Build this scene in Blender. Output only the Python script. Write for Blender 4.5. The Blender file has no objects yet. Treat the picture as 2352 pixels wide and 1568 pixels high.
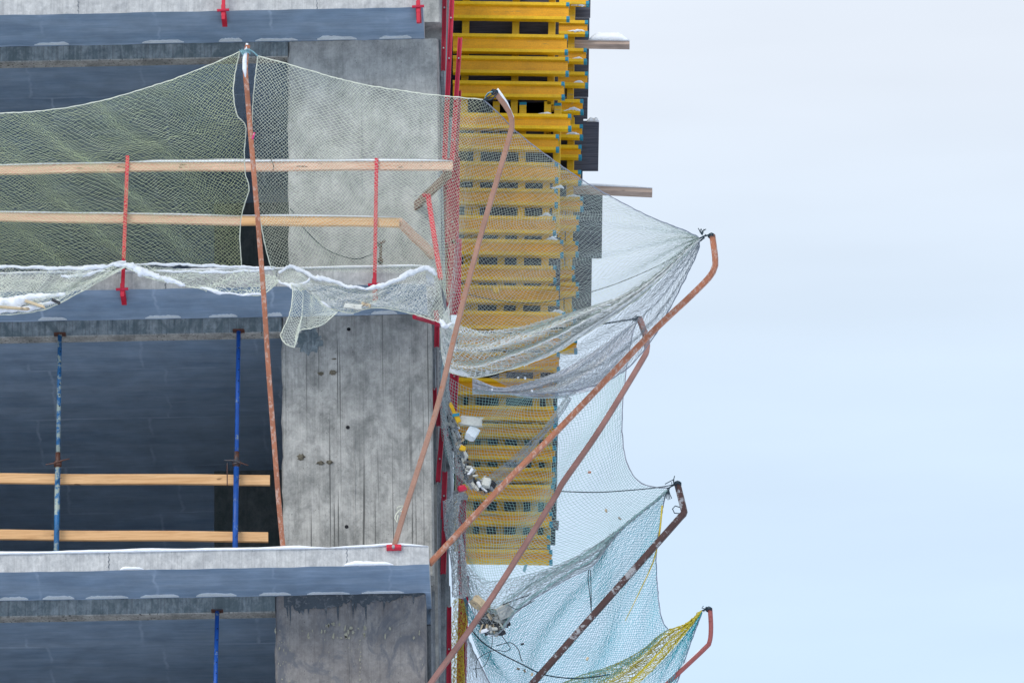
import bpy, math, random
import numpy as np
from mathutils import Vector, Matrix
random.seed(7); RNG = np.random.default_rng(7)
scene = bpy.context.scene
C = scene.collection
V = Vector

# ------------------------------------------------------------ camera (long lens from the ground, looking up)
F = 22000.0; CX, CY = 1176.0, 784.0
DIST = 105.0; EL = math.radians(24.0); ROLL = math.radians(-0.85)
CAM = V((0.9, -DIST*math.cos(EL), -DIST*math.sin(EL)))
fw = (-CAM).normalized()
rt = fw.cross(V((0,0,1))).normalized(); up = rt.cross(fw)
R = rt*math.cos(ROLL) + up*math.sin(ROLL); U = -rt*math.sin(ROLL) + up*math.cos(ROLL)
GZ = CAM.z - 1.7
cd = bpy.data.cameras.new('camera'); cam = bpy.data.objects.new('camera', cd); C.objects.link(cam)
M3 = Matrix((R, U, -fw)).transposed()
cam.matrix_world = Matrix.Translation(CAM) @ M3.to_4x4()
cd.sensor_width = 36; cd.lens = 36*F/2352.0; cd.clip_start = 1; cd.clip_end = 6000
scene.camera = cam

def ray(px, py): return fw + R*((px-CX)/F) + U*((CY-py)/F)
def P(px, py, Y):
    d = ray(px, py); return CAM + d*((Y-CAM.y)/d.y)
def PZ(px, py, z):
    d = ray(px, py); return CAM + d*((z-CAM.z)/d.z)
def PX(px, z, Y):            # x of image column px for a point at height z, depth Y
    lo = P(px, 0, Y); hi = P(px, 1568, Y)
    t = (z-lo.z)/(hi.z-lo.z); return lo.x + (hi.x-lo.x)*t
nF = np.array(fw); nR = np.array(R); nU = np.array(U); nC = np.array(CAM)
def unproj(a):               # a: (...,3) of px, py, Y
    a = np.asarray(a, float)
    d = nF + ((a[...,0]-CX)/F)[...,None]*nR + ((CY-a[...,1])/F)[...,None]*nU
    return nC + d*((a[...,2]-nC[1])/d[...,1])[...,None]

# ------------------------------------------------------------ materials
MT = {}
def nodes(name):
    m = bpy.data.materials.new(name); m.use_nodes = True
    nt = m.node_tree; b = nt.nodes['Principled BSDF']; MT[name] = m
    return m, nt, b
def N(nt, t, **k):
    n = nt.nodes.new(t)
    for a, v in k.items(): setattr(n, a, v)
    return n
def coords(nt, scale=(1,1,1)):
    g = N(nt, 'ShaderNodeNewGeometry'); mp = N(nt, 'ShaderNodeMapping')
    mp.inputs['Scale'].default_value = scale
    nt.links.new(g.outputs['Position'], mp.inputs['Vector']); return mp.outputs[0]
def noise(nt, sc, scale=(1,1,1), det=6, rough=.6, dist=0):
    n = N(nt, 'ShaderNodeTexNoise'); n.inputs['Scale'].default_value = sc
    n.inputs['Detail'].default_value = det; n.inputs['Roughness'].default_value = rough; n.inputs['Distortion'].default_value = dist
    nt.links.new(coords(nt, scale), n.inputs['Vector']); return n.outputs['Fac']
def ramp(nt, fac, stops):
    r = N(nt, 'ShaderNodeValToRGB'); e = r.color_ramp.elements
    while len(e) < len(stops): e.new(.5)
    for i, (p, c) in enumerate(stops):
        e[i].position = p
        e[i].color = (c, c, c, 1) if isinstance(c, (int, float)) else (*c, 1)
    nt.links.new(fac, r.inputs['Fac']); return r.outputs['Color']
def mixc(nt, fac, a, b, mode='MIX'):
    m = N(nt, 'ShaderNodeMix', data_type='RGBA', blend_type=mode)
    for s, v in ((m.inputs['Factor'], fac), (m.inputs['A'], a), (m.inputs['B'], b)):
        if isinstance(v, (int, float)): s.default_value = v
        elif isinstance(v, tuple): s.default_value = (*v, 1)
        else: nt.links.new(v, s)
    return m.outputs['Result']
def bump(nt, b, h, st=.3, dist=.01):
    n = N(nt, 'ShaderNodeBump'); n.inputs['Strength'].default_value = st; n.inputs['Distance'].default_value = dist
    nt.links.new(h, n.inputs['Height']); nt.links.new(n.outputs[0], b.inputs['Normal'])
def fin(nt, b, col, rough=.8, spec=.3, metal=0):
    nt.links.new(col, b.inputs['Base Color']) if not isinstance(col, tuple) else setattr(b.inputs['Base Color'], 'default_value', (*col, 1))
    b.inputs['Roughness'].default_value = rough; b.inputs['Specular IOR Level'].default_value = spec; b.inputs['Metallic'].default_value = metal

def m_concrete(name, dark, light, streak=.6, stain=None, sc=2.2, hz=False):
    m, nt, b = nodes(name)
    n1 = noise(nt, sc*1.8, (1, 1, .7), det=12, rough=.72, dist=.3)
    col = ramp(nt, n1, [(.38, dark), (.62, light)])
    n2 = noise(nt, 18, det=8, rough=.75)
    col = mixc(nt, .55, col, ramp(nt, n2, [(.3, .45), (.7, 1.0)]), 'MULTIPLY')
    pit = noise(nt, 70, det=2); col = mixc(nt, ramp(nt, pit, [(.27, 1.0), (.33, 0.0)]), col, tuple(c*.35 for c in dark))
    s = noise(nt, 5, (9, 9, .18) if not hz else (.25, .25, 9), det=5, rough=.7)
    col = mixc(nt, streak, col, ramp(nt, s, [(.33, .45), (.52, 1.0)]), 'MULTIPLY')
    if name == 'concrete':   # thin dripping lines
        s2 = noise(nt, 12, (3.2, 3.2, .02), det=1, rough=.3)
        gate = noise(nt, 1.3, (1, 1, .5), det=2)
        f = N(nt, 'ShaderNodeMath', operation='MULTIPLY'); nt.links.new(ramp(nt, s2, [(.335, 1.0), (.36, 0.0)]), f.inputs[0]); nt.links.new(ramp(nt, gate, [(.38, .15), (.55, .85)]), f.inputs[1])
        col = mixc(nt, f.outputs[0], col, tuple(c*.3 for c in dark))
    if stain:
        st = noise(nt, 3.2, (1, 1, .6), det=8, rough=.7, dist=1)
        col = mixc(nt, ramp(nt, st, [(.5, 0.0), (.6, .8)]), col, stain)
    fin(nt, b, col, .88, .2); bump(nt, b, n2, .4, .01)
    return m
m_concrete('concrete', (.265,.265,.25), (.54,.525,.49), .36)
m_concrete('concrete_upper', (.31,.315,.305), (.55,.545,.52), .25)
m_concrete('concrete_edge', (.44,.445,.45), (.64,.64,.63), .35, sc=3.5)
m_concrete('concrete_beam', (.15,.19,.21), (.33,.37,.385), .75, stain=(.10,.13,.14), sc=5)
m_concrete('concrete_low', (.205,.19,.185), (.32,.30,.285), .3, stain=(.12,.125,.14))
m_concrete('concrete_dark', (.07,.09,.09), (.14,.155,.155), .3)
m_concrete('concrete_side', (.19,.21,.23), (.40,.42,.44), .6)

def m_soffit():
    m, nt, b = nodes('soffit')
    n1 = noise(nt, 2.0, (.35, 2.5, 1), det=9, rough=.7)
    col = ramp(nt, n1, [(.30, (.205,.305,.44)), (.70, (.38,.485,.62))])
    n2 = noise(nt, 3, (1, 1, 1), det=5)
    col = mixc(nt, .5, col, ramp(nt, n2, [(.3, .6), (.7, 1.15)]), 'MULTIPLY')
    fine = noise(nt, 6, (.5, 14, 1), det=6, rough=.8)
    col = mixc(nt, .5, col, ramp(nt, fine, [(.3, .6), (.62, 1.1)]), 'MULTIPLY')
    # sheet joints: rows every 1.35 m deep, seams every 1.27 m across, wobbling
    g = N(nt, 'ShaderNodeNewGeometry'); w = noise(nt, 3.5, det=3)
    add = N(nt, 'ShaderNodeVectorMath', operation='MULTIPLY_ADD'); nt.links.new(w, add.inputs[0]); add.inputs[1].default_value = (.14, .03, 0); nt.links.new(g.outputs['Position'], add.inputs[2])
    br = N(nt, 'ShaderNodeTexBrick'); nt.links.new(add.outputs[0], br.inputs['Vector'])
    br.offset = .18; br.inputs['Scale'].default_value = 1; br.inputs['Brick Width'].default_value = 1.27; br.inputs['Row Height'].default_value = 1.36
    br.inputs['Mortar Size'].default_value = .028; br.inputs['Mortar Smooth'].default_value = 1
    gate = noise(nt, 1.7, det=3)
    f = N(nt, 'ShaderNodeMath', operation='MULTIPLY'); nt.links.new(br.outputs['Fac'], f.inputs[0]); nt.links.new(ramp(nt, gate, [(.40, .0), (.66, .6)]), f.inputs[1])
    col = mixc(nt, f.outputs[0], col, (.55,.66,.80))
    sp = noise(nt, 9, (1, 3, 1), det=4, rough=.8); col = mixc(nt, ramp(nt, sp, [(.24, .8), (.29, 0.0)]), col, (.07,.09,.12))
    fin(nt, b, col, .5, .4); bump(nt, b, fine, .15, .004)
m_soffit()

def m_wood(name, c1, c2, knots=True, rough=.75):
    m, nt, b = nodes(name)
    n1 = noise(nt, 4, (.5, 3, 12), det=8, rough=.65, dist=.8)
    col = ramp(nt, n1, [(.32, c1), (.64, c2)])
    if knots:
        k = noise(nt, 5, (.8, 1, 2.5), det=2); col = mixc(nt, ramp(nt, k, [(.27, .8), (.31, 0.0)]), col, tuple(c*.35 for c in c1))
    gr = noise(nt, 1.5, (1, 1, 3), det=6); col = mixc(nt, ramp(nt, gr, [(.55, 0.0), (.75, .5)]), col, tuple(c*.5 for c in c1))
    fin(nt, b, col, rough, .25); bump(nt, b, n1, .2, .004)
m_wood('wood_fresh', (.56,.30,.13), (.76,.47,.24))
m_wood('wood_pink', (.52,.30,.20), (.74,.48,.35))
m_wood('wood_old', (.14,.13,.15), (.25,.23,.25))
m_wood('plywood', (.030,.036,.055), (.085,.09,.12), False, .6)
m_wood('wood_brown', (.16,.10,.08), (.27,.18,.14))
m_wood('wood_plank', (.34,.25,.20), (.56,.43,.35))
m_wood('girder_wood', (.42,.30,.10), (.62,.44,.14))

def m_paint(name, base, chip, amt=.42, rough=.5, sc=9, vary=.75, streaks=None, metal=0):
    m, nt, b = nodes(name)
    n0 = noise(nt, 3, det=4); col = mixc(nt, 1.0, base, ramp(nt, n0, [(.3, vary), (.7, 1.1)]), 'MULTIPLY')
    n1 = noise(nt, sc, streaks or (1, 1, 1), det=8, rough=.72)
    col = mixc(nt, ramp(nt, n1, [(amt-.05, 1.0), (amt, 0.0)]), col, chip)
    n2 = noise(nt, 60, det=3); col = mixc(nt, .4, col, ramp(nt, n2, [(.3, .6), (.7, 1.1)]), 'MULTIPLY')
    if name.startswith('yellow'):       # each beam weathered differently; pale concrete splashes
        oi = N(nt, 'ShaderNodeObjectInfo'); col = mixc(nt, 1.0, col, ramp(nt, oi.outputs['Random'], [(0, .80), (1, 1.08)]), 'MULTIPLY')
        sp = noise(nt, 6, (.8, 1, 3), det=9, rough=.8, dist=.5); col = mixc(nt, ramp(nt, sp, [(.62, 0.0), (.70, .5)]), col, (.50,.46,.38))
        gr = noise(nt, 7, (.5, 2, 14), det=5, rough=.7); col = mixc(nt, .5, col, ramp(nt, gr, [(.3, .65), (.6, 1.05)]), 'MULTIPLY')
    fin(nt, b, col, rough, .4, metal); bump(nt, b, n1, .15, .003)
m_paint('yellow', (.98,.57,.0), (.45,.30,.05), .36, .5, 3, .8, (.6, 3, 6))
m_paint('yellow_worn', (.85,.50,.01), (.45,.36,.2), .42, .6, 3, .8, (.6, 3, 6))
m_paint('yellow_web', (.93,.42,.0), (.5,.27,.03), .36, .5, 3, .8, (.6, 3, 6))
m_paint('cap_blue', (.02,.28,.42), (.01,.13,.2), .3)
m_paint('red', (.54,.005,.045), (.20,.02,.03), .38, .45, 7)
m_paint('red_bright', (.66,.018,.05), (.30,.05,.04), .4, .45, 14)
m_paint('prop_blue', (.010,.095,.42), (.30,.36,.30), .43, .45, 9, .7)
m_paint('prop_blue_worn', (.02,.14,.34), (.34,.40,.36), .5, .5, 8, .7)
m_paint('prop_rust', (.11,.045,.03), (.05,.05,.06), .45)
m_paint('rust_pink', (.50,.20,.155), (.22,.07,.03), .44, .6, 16, .8, (1, 1, .5))
m_paint('rust_orange', (.46,.17,.09), (.52,.32,.25), .48, .6, 22, .7, (1, 1, .6))
m_paint('rust_brown', (.32,.16,.135), (.38,.22,.18), .36, .6, 22, .7)
m_paint('rust_dark', (.085,.04,.035), (.36,.36,.37), .46, .65, 7, .7)
m_paint('red_tube', (.36,.10,.09), (.25,.05,.04), .4, .5, 12)
m_paint('foam', (.74,.80,.84), (.5,.55,.55), .3, .8, 20, .9)
m_paint('steel', (.40,.41,.42), (.2,.2,.21), .4, .4, 20, .8, None, .6)
m_paint('offcut', (.62,.50,.33), (.30,.24,.18), .45, .8, 10)
m_paint('offcut_pale', (.66,.66,.60), (.35,.32,.28), .42, .8, 12)
m_paint('stain', (.07,.085,.10), (.15,.16,.17), .47, .9, 12)
m_paint('fleck', (.36,.34,.26), (.2,.19,.17), .45, .9, 14)
m_paint('rust_pale', (.43,.235,.165), (.42,.16,.07), .42, .6, 20, .75)
m_paint('clay', (.17,.15,.11), (.07,.06,.045), .45, .9, 22)
m_paint('char', (.05,.055,.065), (.16,.15,.14), .42, .85, 12)
m_paint('tape', (.62,.02,.16), (.8,.6,.6), .4, .5, 30)

def m_plain(name, col, rough=.7, v=.15, sc=30):
    m, nt, b = nodes(name)
    n0 = noise(nt, sc, det=3); c = ramp(nt, n0, [(.3, tuple(x*(1-v) for x in col)), (.7, tuple(min(1, x*(1+v)) for x in col))])
    fin(nt, b, c, rough, .25)
def m_patchy(name, col, col2, sc=2.0, lo=.42, hi=.58):
    m, nt, b = nodes(name)
    c = ramp(nt, noise(nt, sc, det=3), [(lo, col), (hi, col2)]); fin(nt, b, c, .75, .2)
m_plain('net_lime', (.70,.77,.46), .8); m_plain('net_cream', (.80,.84,.66), .8); m_plain('net_white', (.80,.84,.74), .8)
m_plain('net_pale', (.74,.76,.75), .8); m_plain('net_grey', (.36,.41,.44), .8)
m_plain('net_teal', (.03,.42,.49), .8); m_plain('net_cyan', (.34,.56,.55), .8)
m_patchy('net_ochre', (.78,.64,.07), (.50,.50,.22), 2.0, .45, .75)
m_plain('net_lilac', (.62,.65,.72), .8); m_plain('net_mix', (.58,.66,.60), .8)
m_plain('rope_pale', (.68,.70,.58), .8); m_plain('rope_dark', (.025,.045,.06), .7); m_plain('rope_grey', (.26,.28,.34), .8)
m_plain('rope_yellow', (.62,.47,.06), .8); m_plain('rope_teal', (.22,.38,.42), .8)
m_plain('black', (.012,.012,.015), .8)
def m_snow():
    m, nt, b = nodes('snow'); n = noise(nt, 25, det=6)
    fin(nt, b, ramp(nt, n, [(.3, (.80,.83,.88)), (.7, (.90,.92,.95))]), .9, .2); bump(nt, b, n, .8, .015)
    m2, nt, b = nodes('ground_snow'); n = noise(nt, .05, det=8)
    fin(nt, b, ramp(nt, n, [(.4, (.74,.80,.90)), (.7, (.50,.56,.66))]), .9, .2)
m_snow()

# ------------------------------------------------------------ object helpers
OFF = {}
def tag(o, label=None, cat=None, group=None, kind=None):
    if label: o['label'] = label
    if cat: o['category'] = cat
    if group: o['group'] = group
    if kind: o['kind'] = kind
    return o
def empty(name, loc, label=None, cat=None, group=None):
    o = bpy.data.objects.new(name, None); C.objects.link(o); o.location = loc; OFF[o.name] = V(loc); o.empty_display_size = .1
    return tag(o, label, cat, group)
def link(name, vs, fs, mats, parent=None, smooth=False, mi=None, origin=None):
    vs = np.asarray(vs, float)
    off = OFF[parent.name] if parent else (V(origin) if origin is not None else V(vs.mean(0)))
    me = bpy.data.meshes.new(name); me.from_pydata((vs-np.array(off)).tolist(), [], fs)
    for m in (mats if isinstance(mats, list) else [mats]): me.materials.append(MT[m])
    if mi is not None: me.polygons.foreach_set('material_index', mi)
    if smooth: me.polygons.foreach_set('use_smooth', [True]*len(fs))
    me.update()
    o = bpy.data.objects.new(name, me); C.objects.link(o)
    if parent: o.parent = parent
    else: o.location = off
    OFF[o.name] = off if parent else off
    return o
class MB:
    def __init__(s): s.v = []; s.f = []
    def add(s, v, f):
        k = len(s.v); s.v += [tuple(q) for q in v]; s.f += [tuple(i+k for i in q) for q in f]; return s
    def box(s, a, b):            # axis aligned
        x0, y0, z0 = (min(a[i], b[i]) for i in range(3)); x1, y1, z1 = (max(a[i], b[i]) for i in range(3))
        return s.add([(x0,y0,z0),(x1,y0,z0),(x1,y1,z0),(x0,y1,z0),(x0,y0,z1),(x1,y0,z1),(x1,y1,z1),(x0,y1,z1)],
                     [(0,3,2,1),(4,5,6,7),(0,1,5,4),(1,2,6,5),(2,3,7,6),(3,0,4,7)])
    def bar(s, a, b, w, h, hint=V((0,0,1)), bev=.12):   # beam from a to b; w across, h along the hint
        a = V(a); b = V(b); d = (b-a).normalized(); sd = d.cross(hint).normalized(); u = sd.cross(d)
        k = min(w, h)*bev
        pr = [(-w/2+k,-h/2),(w/2-k,-h/2),(w/2,-h/2+k),(w/2,h/2-k),(w/2-k,h/2),(-w/2+k,h/2),(-w/2,h/2-k),(-w/2,-h/2+k)]
        vs = [p + sd*x + u*y for p in (a, b) for x, y in pr]; n = 8
        return s.add(vs, [(i, (i+1) % n, n+(i+1) % n, n+i) for i in range(n)] + [tuple(range(n))[::-1], tuple(range(n, 2*n))])
    def tube(s, pts, r, n=8, sq=False, cap=True):
        pts = [V(p) for p in pts]; rs = r if isinstance(r, (list, tuple)) else [r]*len(pts)
        t0 = (pts[1]-pts[0]).normalized(); ref = V((0,1,0)) if abs(t0.y) < .9 else V((1,0,0))
        u = t0.cross(ref).normalized(); vs = []
        if sq:
            k = .78; prof = [(1,-k),(1,k),(k,1),(-k,1),(-1,k),(-1,-k),(-k,-1),(k,-1)]; n = 8
        else: prof = [(math.cos(2*math.pi*i/n), math.sin(2*math.pi*i/n)) for i in range(n)]
        for i, p in enumerate(pts):
            t = (pts[min(i+1, len(pts)-1)] - pts[max(i-1, 0)]).normalized()
            u = (u - t*u.dot(t)).normalized(); w = t.cross(u)
            vs += [p + (u*x + w*y)*rs[i] for x, y in prof]
        fs = [(i*n+j, i*n+(j+1) % n, (i+1)*n+(j+1) % n, (i+1)*n+j) for i in range(len(pts)-1) for j in range(n)]
        if cap: fs += [tuple(range(n))[::-1], tuple(range((len(pts)-1)*n, len(pts)*n))]
        return s.add(vs, fs)
    def build(s, name, mat, parent=None, smooth=False, origin=None): return link(name, s.v, s.f, mat, parent, smooth, origin=origin)

def spline(pts, n):              # catmull-rom through (any-dim) points, n samples even in chord
    p = np.asarray(pts, float)
    if len(p) == 2: return p[0] + (p[1]-p[0])*np.linspace(0, 1, n)[:, None]
    q = np.vstack([2*p[0]-p[1], p, 2*p[-1]-p[-2]]); out = []
    for i in range(len(p)-1):
        t = np.linspace(0, 1, 24, endpoint=False)[:, None]; a, b, c, d = q[i:i+4]
        out.append(.5*((2*b) + (c-a)*t + (2*a-5*b+4*c-d)*t*t + (3*b-a-3*c+d)*t**3))
    o = np.vstack(out+[p[-1:]]); L = np.r_[0, np.cumsum(np.linalg.norm(np.diff(o, axis=0)*[1]*1 if False else np.diff(o, axis=0), axis=1))]
    s = np.linspace(0, L[-1], n); return np.stack([np.interp(s, L, o[:, k]) for k in range(o.shape[1])], 1)
def path3(pts, n): return [V(q) for q in unproj(spline(pts, n))]

# ------------------------------------------------------------ ground, sky, sun
gs = 4000
g = link('ground', [(-gs,-gs,GZ),(gs,-gs,GZ),(gs,gs,GZ),(-gs,gs,GZ)], [(0,1,2,3)], 'ground_snow', origin=(0,0,GZ)); tag(g, kind='structure')
w = bpy.data.worlds.new('World'); scene.world = w; w.use_nodes = True; nt = w.node_tree; bg = nt.nodes['Background']
SUN_EL, SUN_AZ = math.radians(38), math.radians(215)      # azimuth clockwise from +y (north): front left
sky = N(nt, 'ShaderNodeTexSky', sky_type='NISHITA'); sky.sun_disc = False; sky.sun_elevation = SUN_EL; sky.sun_rotation = SUN_AZ
sky.air_density = 1.0; sky.dust_density = 3; sky.ozone_density = 1
tc = N(nt, 'ShaderNodeTexCoord'); sep = N(nt, 'ShaderNodeSeparateXYZ'); nt.links.new(tc.outputs['Generated'], sep.inputs[0])
mp = N(nt, 'ShaderNodeMapping'); mp.inputs['Scale'].default_value = (4, 4, 26); nt.links.new(tc.outputs['Generated'], mp.inputs[0])
cn = N(nt, 'ShaderNodeTexNoise'); cn.inputs['Scale'].default_value = 2.2; cn.inputs['Detail'].default_value = 4; nt.links.new(mp.outputs[0], cn.inputs['Vector'])
grad = ramp(nt, sep.outputs['Z'], [(.0, (5.5,7.1,8.8)), (.375, (5.85,7.4,9.1)), (.402, (6.35,7.6,9.0)), (.432, (7.5,8.1,8.95)), (1.0, (7.4,7.9,8.7))])
cl = mixc(nt, 1.0, grad, ramp(nt, cn.outputs['Fac'], [(.32, .93), (.68, 1.035)]), 'MULTIPLY')
cl2 = mixc(nt, .90, sky.outputs[0], cl)       # a thin even cloud deck over the clear sky
nt.links.new(cl2, bg.inputs['Color']); bg.inputs['Strength'].default_value = .1
sl = bpy.data.lights.new('sun', 'SUN'); sl.energy = 1.5; sl.angle = math.radians(30); sl.color = (1, .96, .90)
so = bpy.data.objects.new('sun', sl); C.objects.link(so)
sd = V((math.sin(SUN_AZ)*math.cos(SUN_EL), math.cos(SUN_AZ)*math.cos(SUN_EL), math.sin(SUN_EL)))
so.rotation_euler = sd.to_track_quat('Z', 'Y').to_euler()
scene.view_settings.view_transform = 'Standard'; scene.view_settings.look = 'None'; scene.view_settings.exposure = 0.28; scene.view_settings.gamma = 1

# ------------------------------------------------------------ the building
YE = -0.80                       # slab front edge
zA = P(500, 26, YE).z; zM = P(500, 661, YE).z; zL = P(500, 1305, YE).z      # undersides of the three slabs in view
ST = (zA-zL)/2; TH = .215
XR = PX(985, zL, YE); XL = -14.0; DEPTH = 11.0
bld = empty('concrete_building', (XL, 0, GZ), 'grey unfinished concrete building frame with bare floor slabs and open storeys', 'building')
slabs = []
levels = [zA+ST, zA, zM, zL, zL-ST, zL-2*ST]
for i, z in enumerate(levels):
    xr = XR
    mb = MB()
    nx = 90; random.seed(i+3)
    # slab: rim face with slightly uneven lower arris, underside and top as separate materials
    vs = []; fs = []; mi = []
    top = z+TH
    xs = [XL + (xr-XL)*k/nx for k in range(nx+1)]
    for x in xs:
        j = random.uniform(-.004, .004)
        vs += [(x, YE, z+j), (x, YE+random.uniform(-.004,.004), top), (x, DEPTH, z), (x, DEPTH, top)]
    for k in range(nx):
        a = 4*k; b_ = a+4
        fs += [(a, b_, b_+1, a+1), (a, a+2, b_+2, b_), (a+1, b_+1, b_+3, a+3), (a+2, a+3, b_+3, b_+2)]; mi += [0, 1, 0, 0]
    fs += [(0,1,3,2), (4*nx, 4*nx+2, 4*nx+3, 4*nx+1)]; mi += [0, 0]
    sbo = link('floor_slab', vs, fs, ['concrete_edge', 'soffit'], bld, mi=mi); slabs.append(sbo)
for i, jx in ((1, (728, 180)), (2, (635, 380)), (3, (250, 797))):
    z = levels[i]
    for x_ in jx:
        x = PX(x_, z, YE); pts = [(x+.006*math.sin(k*1.9), YE+.002, z+.004+(TH-.012)*k/12) for k in range(13)]
        MB().tube(pts, [random.uniform(.003, .010) for _ in pts], 6).build('slab_joint', 'concrete_side', slabs[i])
# white insulation inserts seen in the slab undersides
strips = {1: [(78,158),(326,422),(502,556),(586,683),(728,819),(871,945)],
          2: [(87,153),(333,415),(479,545),(613,648),(723,812),(852,912)],
          3: [(-5,64),(97,170),(196,294),(322,411),(450,543),(595,668),(705,803),(830,928)]}
for i, sp in strips.items():
    z = levels[i]
    for a, b_ in sp:
        x0 = PX(a, z, -.1); x1 = PX(b_, z, -.1); n = 14; vs = []
        th = random.uniform(.05, .085); sk = random.uniform(-.5, .5)
        for k in range(n+1):
            t = k/n; x = x0+(x1-x0)*t; e = min(1, 6*min(t, 1-t)+.2)
            yf = -.035 - th*(1+sk*(t-.5))*e*random.uniform(.75, 1.1)
            vs += [(x, yf, z-.006), (x, -.03, z-.006), (x, yf, z), (x, -.03, z)]
        fs = []
        for k in range(n):
            q = 4*k; fs += [(q, q+1, q+5, q+4), (q, q+4, q+6, q+2)]
        link('insulation_strip', vs, fs, 'foam', slabs[i])
# beams on the wall line, columns, inner walls
cx = {0: (663, 1010), 1: (662, 1010), 2: (648, 994), 3: (633, 981), 4: (629, 978)}
for i in range(5):
    z1 = levels[i]; z0 = levels[i+1]+TH
    ym = {1: 300, 2: 1000, 3: 1480}.get(i, 300)
    pz = (z0+z1)/2
    xl = PX(cx[i][0], pz, 0); xr = PX(cx[i][1], pz, 0)
    if i in (0,): xl, xr = xl, xr
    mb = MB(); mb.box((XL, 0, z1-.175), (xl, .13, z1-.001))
    mb.build('beam', 'concrete_beam', bld); MB().box((XL, .004, z1-.189), (xl, .16, z1-.176)).build('lit_beam_underside', 'concrete', bld)  # added paler strip: ground light on the beam underside, put into the colour
    cm = 'concrete_low' if i >= 3 else ('concrete' if i == 2 else 'concrete_upper')
    # column: slightly uneven sheet front, rounded corners
    nx, nz = 24, 30; vs = []; fs = []
    prof = [(xl+.0, .45), (xl, .03), (xl+.02, 0)] + [(xl+.02+(xr-xl-.04)*k/nx, 0) for k in range(1, nx)] + [(xr-.02, 0), (xr, .03), (xr, .45)]
    m_ = len(prof); mid = (xl+xr)/2
    for j in range(nz+1):
        z = z0-.01+(z1-z0+.008)*j/nz
        for k, (x, y) in enumerate(prof):
            if y == 0: y = .004*math.sin(x*7+z*3)+.002*math.sin(x*31) + (.006 if abs(x-mid+.02) < .03 else 0)
            if k in (0, 1, 2): x += .006*math.sin(z*9)+.004*math.sin(z*23)
            vs.append((x, y, z))
    for j in range(nz):
        for k in range(m_-1): fs.append((j*m_+k, j*m_+k+1, (j+1)*m_+k+1, (j+1)*m_+k))
        fs.append((j*m_+m_-1, j*m_, (j+1)*m_, (j+1)*m_+m_-1))
    fs += [tuple(range(m_))[::-1], tuple(range(nz*m_, (nz+1)*m_))]
    col = link('column', vs, fs, cm, bld)
    mb = MB(); x = mid-.03                                   # form joint ridge
    pts = []
    for j in range(41):
        z = z0+(z1-z0)*j/40; pts.append((x+.004*math.sin(z*11), -.0+.004, z))
    mb.tube(pts, [random.uniform(.003, .011) for _ in pts], 6); mb.build('joint_ridge', cm, col)
    if i in (1, 2, 3):
        for px_, py_ in {1: [], 2: [(799, 981), (796, 1209), (801, 756)], 3: []}[i]:
            c = P(px_, py_, -.004); mb = MB(); r = .021
            a = [(c.x+r*math.cos(t), c.y-.002, c.z+r*math.sin(t)) for t in [k*math.pi/8 for k in range(16)]]
            b2 = [(c.x+r*math.cos(t), c.y+.001, c.z+r*math.sin(t)) for t in [k*math.pi/8 for k in range(16)]]
            mb.add(a+b2, [tuple(range(16))[::-1]] + [(k, (k+1) % 16, 16+(k+1) % 16, 16+k) for k in range(16)]); mb.build('tie_hole', 'black', col)
    if i == 2:
        for px_, py_, rx, rz in [(765, 855, .05, .035), (737, 858, .04, .03), (691, 1050, .055, .055), (737, 1063, .055, .03), (757, 1061, .04, .03), (768,825,.03,.008)]:
            c = P(px_, py_, 0); vs = [(c.x, c.y-.02, c.z)]; n = 22
            for rr, dy in ((.5, -.022), (1, .006)):
                for k in range(n):
                    t = 2*math.pi*k/n; q = rr*random.uniform(.6, 1.25); vs.append((c.x+rx*q*math.cos(t), dy+random.uniform(-.004, .004), c.z+rz*q*math.sin(t)))
            fs = [(0, 1+(k+1) % n, 1+k) for k in range(n)] + [(1+k, 1+(k+1) % n, 1+n+(k+1) % n, 1+n+k) for k in range(n)]
            link('mortar_lump', vs, fs, 'clay', col)
    if i == 3:                                               # pale flecks and peeled skin under the slab
        random.seed(5); vs = []; fs = []
        spots = [(random.gauss(790, 70), random.uniform(1432, 1465), 1.0) for _ in range(30)] + [(random.uniform(640, 975), random.uniform(1440, 1600), .3) for _ in range(60)] \
              + [(640+random.uniform(0, 36), random.uniform(1470, 1600), .4) for _ in range(24)] + [(827+random.uniform(-2, 2), 1470+9*k, .5) for k in range(14)]
        for px_, py_, s_ in spots:
            c = P(px_, py_, -.006); k0 = len(vs); n = 7; a0 = random.uniform(0, 3)
            rx = random.uniform(.008, .022)*s_; rz = random.uniform(.012, .045)*s_
            for k in range(n):
                t = a0+2*math.pi*k/n; q = random.uniform(.5, 1.2); vs.append((c.x+rx*q*math.cos(t), -.010, c.z+rz*q*math.sin(t)))
            fs.append(tuple(range(k0, k0+n)))
        link('mortar_flecks', vs, fs, 'fleck', col)['kind'] = 'stuff'
    # inner wall and rear walls
    xi = PX(492, z1, 4.25)
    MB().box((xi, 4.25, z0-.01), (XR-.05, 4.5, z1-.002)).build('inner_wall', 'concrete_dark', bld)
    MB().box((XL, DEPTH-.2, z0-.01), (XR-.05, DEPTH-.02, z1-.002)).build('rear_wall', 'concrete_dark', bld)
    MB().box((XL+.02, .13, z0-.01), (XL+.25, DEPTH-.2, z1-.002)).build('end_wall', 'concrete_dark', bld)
    # side wall behind the column with vertical panel joints
    e = {0: 1016, 1: 1014, 2: 1002, 3: 1009, 4: 1009}[i]
    x1 = PX(e, pz, .9)
    sw = MB(); sw.box((x1-.30, .9, z0-TH-.01), (x1-.045, 6.5, z1-.002)); sw.box((x1-.04, .93, z0-TH-.01), (x1, 6.5, z1-.002))
    sw.build('side_wall', 'concrete_side', bld)

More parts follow.
